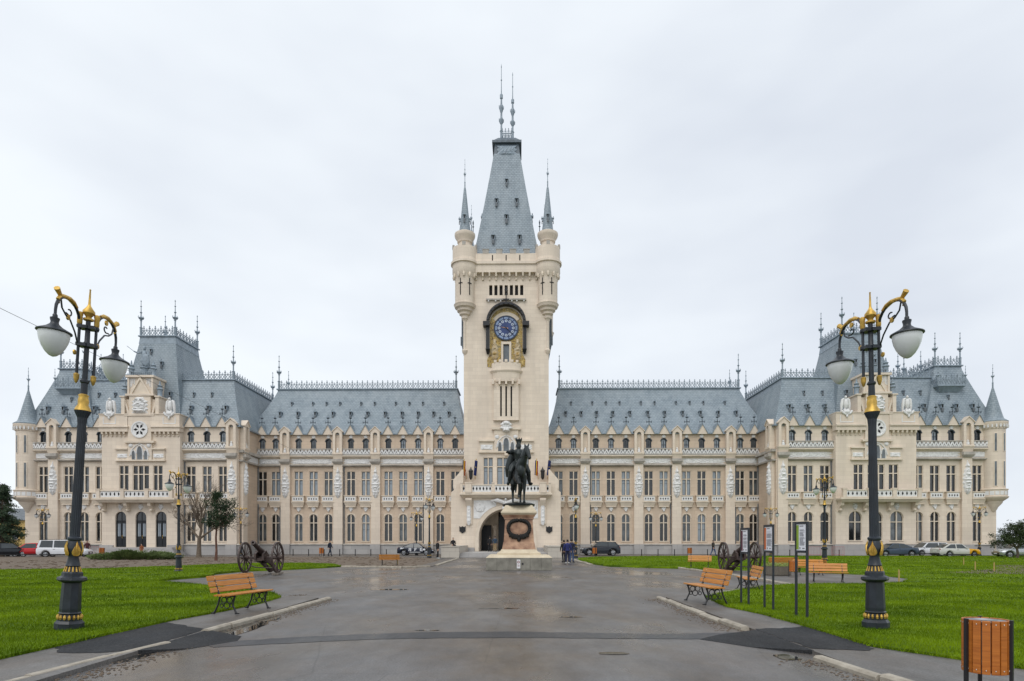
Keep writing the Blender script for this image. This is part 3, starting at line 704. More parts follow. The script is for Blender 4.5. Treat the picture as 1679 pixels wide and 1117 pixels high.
    if sg < 0:       # knight with shield
        k = MB(); k.ell((0,0,1.45),(.34,.26,.55)); k.ell((0,0,.85),(.4,.3,.4)); k.tube([(-.16,0,.8),(-.2,-.05,0)],[.2,.12],8); k.tube([(.16,0,.8),(.2,-.05,0)],[.2,.12],8)
        k.tube([(0,0,1.9),(0,0,2.1)],[.13,.1],8); k.ell((0,-.02,2.26),(.16,.18,.22)); k.lathe([(.19,2.36),(.16,2.5),(.02,2.62)],n=8); k.tube([(-.34,0,1.85),(-.72,-.1,1.72),(-1.15,-.2,1.9)],[.15,.1,.07],7)
        k.tube([(.34,0,1.85),(.55,-.15,1.4),(.35,-.35,1.2)],[.15,.11,.08],7); k.ell((.35,-.4,.85),(.42,.08,.72)); k.tube([(-1.15,-.2,1.9),(-1.9,-.3,2.5)],.03,5); k.tube([(0,.25,1.9),(0,.35,.1)],[.3,.45],8)
        P('rooftop_figure', k.mesh('rooftop_figure', ZINC, True), xc, YR+.7, 22.05, False)
    else:
        for o in P('ridge_finial', FIN, xc, YR+.7, 21.9, False): o.scale = (1.1,1.1,.55)

# ---------------------------------------------------------------- tower
HT = 5.1
f = MB(); ops = [((k-3)*.62-.19, (k-3)*.62+.19, 31.2, 32.42) for k in range(7)]
ops += [(-2.17-.6,-2.17+.6,8.3,11.7),(2.17-.6,2.17+.6,8.3,11.7),(-1.15,1.15,8.3,11.7),(-.36,.36,22.4,25.3),(-3.6,3.6,0,5.9)]
wall_grid(f, -HT, HT, 0.0, 34.6, [o for o in ops], YT, .4)
f.add([(-HT,YT,0),(-HT,6.6,0),(-HT,6.6,34.6),(-HT,YT,34.6)], [(0,1,2,3)]); f.add([(HT,YT,0),(HT,6.6,0),(HT,6.6,34.6),(HT,YT,34.6)], [(0,1,2,3)]); f.add([(-HT,6.6,0),(HT,6.6,0),(HT,6.6,34.6),(-HT,6.6,34.6)], [(0,1,2,3)])
PB('tower_wall', f, STONE, False)
for k in range(7): PB('tower_slot', MB().box((k-3)*.62-.21,(k-3)*.62+.21,YT+.3,YT+.38,31.15,32.45), DARK, False)
for o in (-2.17,2.17): window(WT1, o, YT, 8.3, 'b')
window(WT3, 0, YT, 8.3, 'b')
# slotted panel and balconette under the clock
f = MB(); sl = [(o-.1, o+.1, 16.6, 20.2) for o in (-.62,0,.62)]
wall_grid(f, -1.5, 1.5, 16.2, 21.6, sl, YT-.3, .25); f.box(-1.5,-1.499,YT-.3,YT,16.2,21.6); f.box(1.499,1.5,YT-.3,YT,16.2,21.6)
f.box(-1.55,1.55,YT-.36,YT-.003,16.1,16.22)
PB('slotted_panel', f, STONE, False)
for o in (-.62,0,.62): PB('panel_slot', MB().box(o-.12,o+.12,YT-.1,YT-.05,16.55,20.3), DARK, False)
b = MB(); b.lathe([(1.55,20.7),(1.62,21.0),(1.72,21.75),(1.95,21.95),(2.0,22.05),(1.8,22.1),(1.8,22.95),(1.6,22.95),(1.6,22.2)], (0,YT+.1,0), 28, (1,.52)); 
for i in range(5):
    a = -math.pi/2+(i-2)*.42; b.box(1.75*math.cos(a)-.16,1.75*math.cos(a)+.16,YT+.1+.52*1.72*math.sin(a)-.1,YT+.1+.52*1.72*math.sin(a)+.1,22.95,23.25)
for i in range(5): b.box(-1.56+.78*i-.12,-1.56+.78*i+.12,YT-.75,YT-.29,20.35,20.9) if abs(i-2) < 3 else 0
PB('balconette', b, STONE, False)
f = MB().box(-.6,-.36,YT-.12,YT+.1,22.4,25.3).box(.36,.6,YT-.12,YT+.1,22.4,25.3).box(-.6,.6,YT-.12,YT+.1,25.3,25.6)
d = PB('clock_door', f, TRIM, False)[0]; MB().box(-.36,.36,YT+.2,YT+.25,22.4,25.3).build('glazing', GL_C, d)
# mosaic
mo = bpy.data.materials.new('gold_mosaic'); n, l = nodes(mo); bs = n['Principled BSDF']; bs.inputs['Roughness'].default_value = .4
t = n.new('ShaderNodeTexCoord'); v = n.new('ShaderNodeTexNoise'); v.inputs['Scale'].default_value = 2.6; v.inputs['Detail'].default_value = 5; v.inputs['Distortion'].default_value = 1.6
r = n.new('ShaderNodeValToRGB'); e = r.color_ramp.elements
e[0].position = .32; e[0].color = (.06,.035,.012,1); e[1].position = .64; e[1].color = (.66,.47,.15,1)
for pos, c in ((.42,(.22,.13,.03,1)), (.5,(.58,.38,.07,1)), (.57,(.12,.12,.09,1))): q = e.new(pos); q.color = c
l.new(t.outputs['Object'], v.inputs['Vector']); l.new(v.outputs['Fac'], r.inputs[0]); l.new(r.outputs[0], bs.inputs['Base Color'])
CZ = 27.2
pts = [(-2.25,22.6),(-.62,22.3),(-.62,25.62),(.62,25.62),(.62,22.3),(2.25,22.6),(2.3,23.4),(1.95,24.2),(1.95,27.7)] + arc(0,27.7,1.95,0,math.pi,16)[1:] + [(-1.95,24.2),(-2.3,23.4)]
PB('mosaic', MB().prism(pts, YT-.06, YT-.004), mo, False)
PB('clock_surround', MB().prism(arc(0,CZ,1.95,R(35),R(145),14)+arc(0,CZ,1.5,R(145),R(35),14), YT-.1, YT-.06), TRIM, False)
for sg in (-1,1):
    fg = relief(.85,2.6,lambda t: .5+.5*math.sin(math.pi*min(1,t*1.1)**.8) if t < .8 else .42,.22,8,16,3+sg,3); P('mosaic_figure', fg.mesh('mosaic_figure', M('robed_mosaic', (.38,.24,.06), .5, col2=(.58,.50,.38), vs=1.6)), sg*1.38, YT-.06, 23.3, False)
# clock
BLUE = M('clock_blue', (.022,.045,.15), .3, var=.3); PALE = M('clock_pale_blue', (.20,.27,.42), .35, var=.2); DKB = M('clock_dark_rim', (.015,.03,.06), .4); COPPER = M('clock_hand', (.42,.22,.16), .4); NUM = M('numeral_white', (.52,.58,.68), .4)
def disc(r0, r1, y0, y1, n=48):
    b = MB()
    for i in range(n):
        a, c = 2*math.pi*i/n, 2*math.pi*(i+1)/n
        b.add([(r*math.cos(q), y, CZ+r*math.sin(q)) for q in (a,c) for r, y in ((r1,y1),(r1,y0),(r0,y0),(r0,y1))], [(0,1,5,4),(1,2,6,5),(2,3,7,6)])
    return b
ck = PB('clock_face', disc(0.0,1.47,YT-.16,YT-.06), BLUE, False)[0]
disc(1.36,1.50,YT-.22,YT-.10).build('clock_rim', DKB, ck); disc(1.04,1.09,YT-.19,YT-.15).build('clock_ring', DKB, ck)
for k in range(12):
    a = k*math.pi/6; c = MB(); w = .40
    aa = [a-.21, a-.07, a+.07, a+.21]
    c.add([(r*math.sin(q), YT-.18, CZ+r*math.cos(q)) for q in aa for r in (1.11,1.34)], [(0,1,3,2),(2,3,5,4),(4,5,7,6)]); c.build('minute_plate', PALE, ck)
    a = k*math.pi/6; cx, cz = .86*math.sin(a), .86*math.cos(a); c = MB()
    for i in range(12):
        p, q = 2*math.pi*i/12, 2*math.pi*(i+1)/12
        c.add([(cx+r*math.cos(z), YT-.19, CZ+cz+r*math.sin(z)) for z in (p,q) for r in (.09,.165)], [(0,1,3,2)])
    c.add([(cx-.02,YT-.185,CZ+cz-.05),(cx+.02,YT-.185,CZ+cz-.05),(cx+.02,YT-.185,CZ+cz+.05),(cx-.02,YT-.185,CZ+cz+.05)],[(0,1,2,3)])
    c.build('numeral_roundel', NUM, ck)
for ang, L, w in ((9.37/12*2*math.pi,.62,.06),(22/60*2*math.pi,1.12,.045)):
    u = Vector((math.sin(ang),0,math.cos(ang))); v = Vector((u.z,0,-u.x)); y = YT-.22 if L < 1 else YT-.25
    q = [u*-.25+v*w, u*L+v*w*.3, u*(L+.06), u*L-v*w*.3, u*-.25-v*w]
    MB().add([(p.x,y,CZ+p.z) for p in q]+[(p.x,y+.02,CZ+p.z) for p in q],[(0,1,2,3,4),(0,5,6,1),(1,6,7,2),(2,7,8,3),(3,8,9,4),(4,9,5,0)]).build('clock_hand', COPPER if L < 1 else BRONZE, ck)
# hood over the clock
b = MB(); o, i_ = arc(0,27.75,2.36,0,math.pi,20), arc(0,27.75,2.08,0,math.pi,20)
for k in range(20):
    q = [o[k],o[k+1],i_[k+1],i_[k]]; b.add([(x,YT-.85,z) for x,z in q]+[(x,YT-.004,z) for x,z in q],[(0,1,2,3),(0,4,5,1),(2,6,7,3)])
for k in range(12):
    a = math.pi*(k+.5)/12; b.ell((2.2*math.cos(a),YT-.87,27.75+2.2*math.sin(a)),(.1,.06,.1),6,4)
for sg in (-1,1):
    b.box(min(sg*2.02,sg*2.42),max(sg*2.02,sg*2.42),YT-.45,YT-.004,24.6,27.75); b.box(min(sg*1.98,sg*2.75),max(sg*1.98,sg*2.75),YT-.9,YT-.003,27.3,27.8); b.frus((sg*2.2-.12,sg*2.2+.12,YT-.3,YT-.004),24.1,(sg*2.2-.26,sg*2.2+.26,YT-.6,YT-.004),24.6)
b.box(-.06,.06,YT-.5,YT-.4,30.1,32.0); b.box(-.35,.35,YT-.5,YT-.4,30.45,30.6); b.lathe([(.09,31.3),(.16,31.4),(.05,31.55)],(0,YT-.45,0),8); b.box(-.2,.2,YT-.5,YT-.4,31.62,31.72)
PB('clock_hood', b, BLACK, False)
for sg in (-1,1):      # hoods of the clocks on the side faces, seen edge on
    b = MB(); b.box(min(sg*HT,sg*(HT+.5)),max(sg*HT,sg*(HT+.5)),-1.2,4.2,26.6,29.2); b.box(min(sg*HT,sg*(HT+.62)),max(sg*HT,sg*(HT+.62)),-1.3,-.9,26.0,27.0); b.frus((sg*HT-.1,sg*HT+.1,-1.25,-.95),24.0,(sg*(HT+.2)-.3,sg*(HT+.2)+.3,-1.3,-.9),26.0); b.box(min(sg*HT,sg*(HT+.5)),max(sg*HT,sg*(HT+.5)),1.4,1.6,29.2,29.9)
    PB('side_clock_hood', b, ZINCD, False)
PB('tower_ledge', MB().box(-2.4,2.4,YT-.3,YT-.003,30.55,30.72), DRIP, False)
PS('ledge_block', MB().box(-2.2,-2.05,YT-.25,YT-.003,30.38,30.55).box(-1.35,-1.2,YT-.25,YT-.003,30.38,30.55).box(1.2,1.35,YT-.25,YT-.003,30.38,30.55).box(2.05,2.2,YT-.25,YT-.003,30.38,30.55).box(-.75,-.6,YT-.25,YT-.003,30.38,30.55).box(.6,.75,YT-.25,YT-.003,30.38,30.55), WHITE, False)
# machicolation, parapet
b = corbels(MB(), -3.6, 3.6, YT, 33.0, .8, .55, .75)
for sg in (-1,1):
    for k in range(9): x = -2.6+.95*k; b.box(min(sg*HT,sg*(HT+.5)),max(sg*HT,sg*(HT+.5)),x-.1,x+.1,33.1,33.75)
PS('corbel', b, TRIM, False)
PB('tower_parapet', MB().box(-HT-.5,HT+.5,YT-.55,6.9,33.75,34.7).box(-HT-.66,HT+.66,YT-.71,7.0,34.7,35.0).box(-HT-.45,HT+.45,YT-.5,6.8,35.0,36.0), STONE, False)
for k in range(4): PB('merlon', MB().box(-2.45+1.63*k-.36,-2.45+1.63*k+.36,YT-.52,YT-.2,36.0,36.45).box(-2.45+1.63*k-.4,-2.45+1.63*k+.4,YT-.56,YT-.16,36.45,36.52), DRIP, False)
for k in range(3): PB('arrow_slit', MB().box(-1.63+1.63*k-.06,-1.63+1.63*k+.06,YT-.515,YT-.46,35.15,35.8), DARK, False)
# bartizans
bz = [(.06,24.0),(.3,24.3),(.36,24.6),(.2,24.75),(.2,28.0),(.3,28.3),(.42,28.4),(.42,28.7),(.66,28.85),(.68,29.1),(.92,29.25),(.95,29.5),(1.2,29.65),(1.28,29.9),(1.34,30.0),(1.18,30.05),(1.18,33.0),(1.3,33.4),(1.5,33.75),(1.5,34.7),(1.68,34.75),(1.68,35.0),(1.48,35.05),(1.48,36.7),(1.3,36.7),(1.25,36.5),(.78,36.5),(.78,37.4),(.9,37.5),(.95,37.8),(1.16,38.1),(1.24,38.35),(1.24,38.55),(.95,38.72),(.7,38.8)]
BART = MB().lathe(bz, n=28).mesh('bartizan', STONE, True)
cn = MB().lathe([(.7,38.75),(.64,39.3),(.5,40.5),(.14,44.0),(.1,44.2)], n=16); CONE = cn.mesh('bartizan_roof', SLATE, True)
sx = MB().box(-.05,.05,-.03,.03,-1.0,1.0).box(-.25,.25,-.03,.03,.35,.45).mesh('cross_slit', DARK)
bc = MB()
for k in range(12):
    a = 2*math.pi*k/12; u = Vector((math.cos(a),math.sin(a),0)); bc.ell((1.34*u.x,1.34*u.y,33.35),(.16,.16,.36),6,4)
BCORB = bc.mesh('bartizan_corbel', TRIM)
BM = MB().box(-.2,.2,-.12,.12,0,.42).mesh('bartizan_merlon', DRIP)
for bx, by in ((4.98,YT+.1),(4.98,6.5)):
    for o, sg in zip(P('bartizan', BART, bx, by, 0), (1,-1)):
        ob('bartizan_roof', CONE, o); ob('bartizan_corbel', BCORB, o)
        q = ob('spike', FIN, o, (0,0,44.0)); q.scale = (.42,.42,.8)
        for a in (-2.15,-1.2): ob('cross_slit', sx, o, (1.19*math.cos(a),1.19*math.sin(a),31.9), a+math.pi/2)
        for a in (-1.57,-.2,-2.9): ob('bartizan_merlon', BM, o, (1.38*math.cos(a),1.38*math.sin(a),36.68), a+math.pi/2)
        v = ob('roof_vent', VENT, o, (0,-.56,40.1)); v.scale = (.7,.7,.9)
        for sx2 in (-1,1): v = ob('roof_vent', VENT, o, (sx2*.5,0,40.1), sx2*math.pi/2); v.scale = (.6,.6,.6)
        ob('mini_spike', MB().lathe([(.05,0),(.05,.9),(.14,1.0),(.04,1.1),(.1,1.5),(.02,1.8)], n=6).mesh('mini_spike', ZINCD), o, (-.95,.6,40.6-1.8))
# tower roof
tr_a, tr_b = (-4.05,4.05,YT+.6,6.2), (-1.62,1.62,.0,3.2)
PB('tower_roof', roof_shape(tr_a, 35.9, tr_b, 50.6, .1, 6), SLATE, False)
PB('tower_cap', MB().frus((-1.72,1.72,-.1,3.3),49.6,(-1.5,1.5,.1,3.1),51.8).box(-1.85,1.85,-.25,3.45,51.8,52.1).frus((-1.75,1.75,-.15,3.35),52.1,(-1.1,1.1,.6,2.6),52.9), ZINCD, False)
P('cap_relief', relief(2.3,1.2,full,.12,16,8,6,3).mesh('cap_relief', ZINC), 0, -.02, 50.3, False)
for o in (-1,1):
    sp = MB().lathe([(.26,0),(.26,1.4),(.36,1.5),(.2,1.65),(.18,2.4),(.42,2.7),(.46,3.1),(.22,3.4),(.2,4.0),(.3,4.2),(.46,4.6),(.4,5.0),(.2,5.2),(.16,5.9),(.32,6.0),(.32,6.5),(.1,6.7),(.07,8.4),(.16,8.5),(.07,8.7),(.05,10.2),(.1,10.3),(.01,10.8)], n=10)
    for k in range(4):
        a = k*math.pi/2+.3
        for z in (2.6,4.4): sp.tube([(.2*math.cos(a),.2*math.sin(a),z),(.5*math.cos(a),.5*math.sin(a),z+.2),(.52*math.cos(a),.52*math.sin(a),z+.6)], .05, 5)
    q = P('tower_spire', sp.mesh('tower_spire', ZINC, True), o*.72, 1.0, 52.6, False)[0]; q.scale = (.6,.6,.93 if o < 0 else .83)
    
ob('cresting', crest_mesh(1.6,1.5,.4).mesh('cresting', ZINC), palace, (-.8,1.0,52.85))
ob('cresting', crest_mesh(1.6,1.5,.4).mesh('cresting', ZINC), palace, (-.8,2.4,52.85))
vents(tr_a, 35.9, tr_b, 50.6, [(38.3,[-1.6,1.6],1.15),(41.1,[0],1.15),(43.4,[-1.25,1.25],1.05),(46.2,[0],.95)], .1, False)
for sg in (-1,1):
    v = ob('roof_vent', VENT, palace, (sg*2.95,2,43.0), sg*math.pi/2)
# shield, hood and tracery over the first floor of the tower
b = MB().box(-3.3,3.3,YT-.3,YT-.003,12.25,12.42)
for sg in (-1,1):
    a, c = sorted((sg*1.5,sg*3.2)); b.box(a,c,YT-.14,YT-.003,12.42,13.6); b.box(a-.08,c+.08,YT-.34,YT-.003,13.6,13.82)
b.box(-1.75,1.75,YT-.4,YT-.003,15.0,15.3); b.box(-1.45,1.45,YT-.24,YT-.003,14.45,15.0); b.box(-.2,.2,YT-.4,YT-.003,11.9,12.25)
PB('hood_mould', b, TRIM, False)
for sg in (-1,1): P('panel_relief', relief(1.4,.62,full,.1,16,6,8,6).mesh('panel_relief', WHITE), sg*2.35, YT-.142, 12.6, False)
tracery(0, YT, 12.42, 1.04)
P('shield_relief', relief(1.35,1.35,lambda t: rnd(t)*(1+.14*math.sin(t*22)),.4,14,16,8,3).mesh('shield_relief', WHITE), 0, YT-.38, 14.7, False)

# ---------------------------------------------------------------- porch
YPO = -5.8; AW, ASP, ATOP, PT = 3.17, 2.1, 5.42, 6.65
f = MB(); pts = arc(0, ASP, AW, 0, math.pi, 24, ATOP-ASP)
for i in range(24):
    (xa,za),(xb,zb) = pts[i],pts[i+1]
    f.add([(xa,YPO,za),(xb,YPO,zb),(xb,YPO,PT),(xa,YPO,PT),(xa,-2,za),(xb,-2,zb)], [(0,1,2,3),(0,4,5,1)])
for sg in (-1,1): f.add([(sg*AW,YPO,0),(sg*6.4,YPO,0),(sg*6.4,YPO,ASP),(sg*AW,YPO,ASP),(sg*AW,-2,0),(sg*AW,-2,ASP),(sg*6.4,YPO,PT),(sg*AW,YPO,PT)], [(0,1,2,3),(0,4,5,3),(3,2,6,7)])
PB('porch_wall', f, STONE, False)
PB('buttress', MB().prism([(5.0,PT-.05),(6.4,PT-.05),(6.4,7.35),(6.05,7.6),(6.15,8.0),(6.15,8.8),(5.12,10.0),(5.0,10.0)], YPO+.004, -2.4).add([(6.4,YPO,0),(6.4,0,0),(6.4,0,PT),(6.4,YPO,PT)],[(0,1,2,3)]), STONE)
b = MB(); ro, ri = arc(0,ASP,AW+.42,0,math.pi,24,ATOP-ASP+.42), arc(0,ASP,AW-.01,0,math.pi,24,ATOP-ASP-.01)
for k in range(24):
    q = [ro[k],ro[k+1],ri[k+1],ri[k]]; b.add([(x,YPO-.12,z) for x,z in q]+[(x,YPO-.002,z) for x,z in q[:2]]+[(x,YPO+.4,z) for x,z in q[2:]],[(0,1,2,3),(0,4,5,1),(2,6,7,3)])
for sg in (-1,1): b.box(min(sg*(AW-.01),sg*(AW+.42)),max(sg*(AW-.01),sg*(AW+.42)),YPO-.12,YPO+.4,.45,ASP)
PB('arch_moulding', b, TRIM, False)
for sg in (-1,1):
    vs = arc(0,ASP,AW+.5,R(35),R(72),8,ATOP-ASP+.5); q = [(sg*x,z) for x,z in vs]+[(sg*1.1,6.4),(sg*3.75,6.4),(sg*3.75,4.3)]
    m = MB().prism(q, YPO-.05, YPO-.003); PB('spandrel_panel', m, WHITE, False)
    P('spandrel_relief', relief(1.3,1.3,rnd,.14,8,8,5,4).mesh('spandrel_relief', WHITE), sg*3.0, YPO-.05, 5.0, False)
P('arch_eagle', MB().ell((0,0,0),(.3,.25,.45)).tube([(-.2,0,.15),(-1.0,-.1,.4),(-1.7,-.1,.35),(-1.2,-.1,-.05)],[.22,.24,.08,.05],8).tube([(.2,0,.15),(1.0,-.1,.4),(1.7,-.1,.35),(1.2,-.1,-.05)],[.22,.24,.08,.05],8).ell((0,-.15,.5),(.14,.2,.16)).ell((0,0,-.5),(.45,.2,.3)).mesh('arch_eagle', WHITE, True), 0, YPO-.3, 6.0, False)
# passage behind the arch
PB('passage', MB().box(-AW-1,AW+1,-3.5,4,.2,.44).box(-AW-1,AW+1,3.9,4.0,0,6).add([(-AW-.6,-2,0),(-AW-.6,4,0),(-AW-.6,4,6),(-AW-.6,-2,6)],[(0,1,2,3)]).add([(AW+.6,-2,0),(AW+.6,4,0),(AW+.6,4,6),(AW+.6,-2,6)],[(0,1,2,3)]).box(-AW-1,AW+1,-3.5,4,6.0,6.1), TRIM, False)
PB('passage_gate', MB().box(-1.1,1.1,1.6,1.7,.45,4.3).box(-3.3,-2.0,1.6,1.7,.45,3.6).box(2.0,3.3,1.6,1.7,.45,3.6).prism(arc(0,4.25,1.1,0,math.pi,10), 1.6, 1.7), DOORM, False)
PB('inner_wall', wall_grid(MB(), -AW-.6, AW+.6, .4, 6, [(-1.12,1.12,.45,5.4),(-3.3,-2.0,.45,3.7),(2.0,3.3,.45,3.7)], 1.2, .5), TRIM, False)
for sg in (-1,1): P('passage_column', MB().lathe([(.34,.45),(.34,.65),(.24,.75),(.22,3.0),(.32,3.15),(.4,3.45),(.4,3.6)], n=14).mesh('passage_column', TRIM, True), sg*1.55, .2, 0, False)
# balcony over the arch
b = MB(); yb = YPO-.75
b.frus((-5.0,5.0,YPO-.3,YT-.003),6.65,(-5.25,5.25,yb-.1,YT-.003),7.0); b.box(-5.35,5.35,yb-.2,YT-.004,7.0,7.22)
bal = PB('balcony', b, TRIM, False)[0]
for x in (-5.1,-4.3,-1.45,1.45,4.3,5.1):
    big = abs(x) == 4.3; w = .36 if big else .12
    MB().box(x-w,x+w,yb-(.28 if big else .1),yb+.2,7.225,8.3).box(x-w-.05,x+w+.05,yb-(.32 if big else .14),yb+.24,8.3,8.42).build('balcony_post', STONE, bal)
for x0,x1 in ((-5.0,-4.68),(-3.92,-1.6),(-1.3,1.3),(1.6,3.92),(4.68,5.0)): r = MB(); diamond_rail(r,x0,x1,yb-.05,7.23,8.2,.42); r.build('balcony_rail', [TRIM,WHITE,DARK], bal)
for sg in (-1,1):
    br = MB().prismx([(YPO-.01,3.6),(YPO-.16,3.6),(YPO-.22,5.6),(yb,6.4),(yb,6.64),(YPO-.01,6.64)], sg*4.3-.36, sg*4.3+.36); k = br.build('bracket', STONE, bal)
    relief(.6,2.7,lambda t: .75 if t > .12 else .4+t*2,.1,6,16,4,4).build('bracket_relief', WHITE, bal, loc=(sg*4.3, YPO-.235, 3.5)); MB().box(sg*4.3-.22,sg*4.3+.22,YPO-.245,YPO-.2,3.9,6.1).build('bracket_panel', WHITE, bal)
SH = MB().prism([(-.36,.85),(-.2,.72),(0,.85),(.2,.72),(.36,.85),(.36,.25),(0,0),(-.36,.25)], -.1, -.003).mesh('iron_shield', BLACK)
for sg in (-1,1): P('iron_shield', SH, sg*5.05, YPO, 2.55, False)
PB('plinth', MB().box(3.65,6.55,YPO-.12,YPO+.2,0,.9), PLINTH)
# flags and wall lanterns
def flagmat(name, cols):
    return [M(name+'_%d' % i, c, .8, var=.1) for i, c in enumerate(cols)]
RO = flagmat('ro_flag', [(.01,.03,.2),(.7,.45,.02),(.45,.01,.02)]); EU = [M('eu_blue', (.012,.025,.13), .8), M('eu_star', (.7,.5,.05), .8)]
for x, kind, lean in ((-4.75,0,-.1),(-3.75,1,.1),(3.85,0,-.1),(4.95,1,.1)):
    pole = MB().tube([(0,0,0),(lean*2.2,-1.0,2.2)], .03, 6).ell((lean*2.2,-1.0,2.25),(.06,.06,.06),6,4)
    fl = P('flag_pole', pole.mesh('flag_pole', GOLD), x, YT, 9.1, False)[0]
    m = MB()
    for i in range(9):          # hangs in folds from the top of the pole
        def pt(u, t): return (lean*2.2*(1-.02*t) - lean*.5*t + (u-.5)*.34 - .12*t, -1.0+.10*math.sin(u*9+t)+.25*t, 2.15-1.75*t-.1*u)
        if kind == 0: m.mi = min(2, i//3)
        for j in range(6): m.add([pt(i/9,j/6),pt((i+1)/9,j/6),pt((i+1)/9,(j+1)/6),pt(i/9,(j+1)/6)],[(0,1,2,3)])
    if kind: 
        m.mi = 1; m.ell((pt(.5,.45)[0],pt(.5,.45)[1]-.08,pt(.5,.45)[2]),(.05,.03,.05),5,4)
    m.build('flag', RO if kind == 0 else EU, fl)
LN = MB().lathe([(.03,0),(.14,.12),(.2,.3),(.24,.95),(.3,1.05),(.1,1.3),(.03,1.5)], n=6).tube([(0,.75,1.2),(0,.3,1.55),(0,0,1.5)],.035,6).mesh('wall_lantern', BLACK)
for x in (-4.2,4.35): P('wall_lantern', LN, x, YT-.7, 8.95, False)
# landing, steps and cheek blocks in front of the porch
PB('landing', MB().box(-4.4,4.4,-14.9,YPO+9.8,.3,.45), PLINTH, False)
for k in range(3): PB('step', MB().box(-4.4,4.4,-14.9-.35*(3-k),-14.91+.0*k,.15*k-.14,.15*k+(.13 if k == 2 else .15)-.003), PLINTH, False)
PB('cheek_block', MB().box(4.42,6.2,-16.3,-5.95,0,1.08).box(4.40,6.24,-16.36,-5.95,1.08,1.16), coursed('block_stone', (.56,.51,.44),(.51,.465,.40),(.33,.30,.26),1.2,.6,.012,stain=(.42,.38,.33),var=.7))
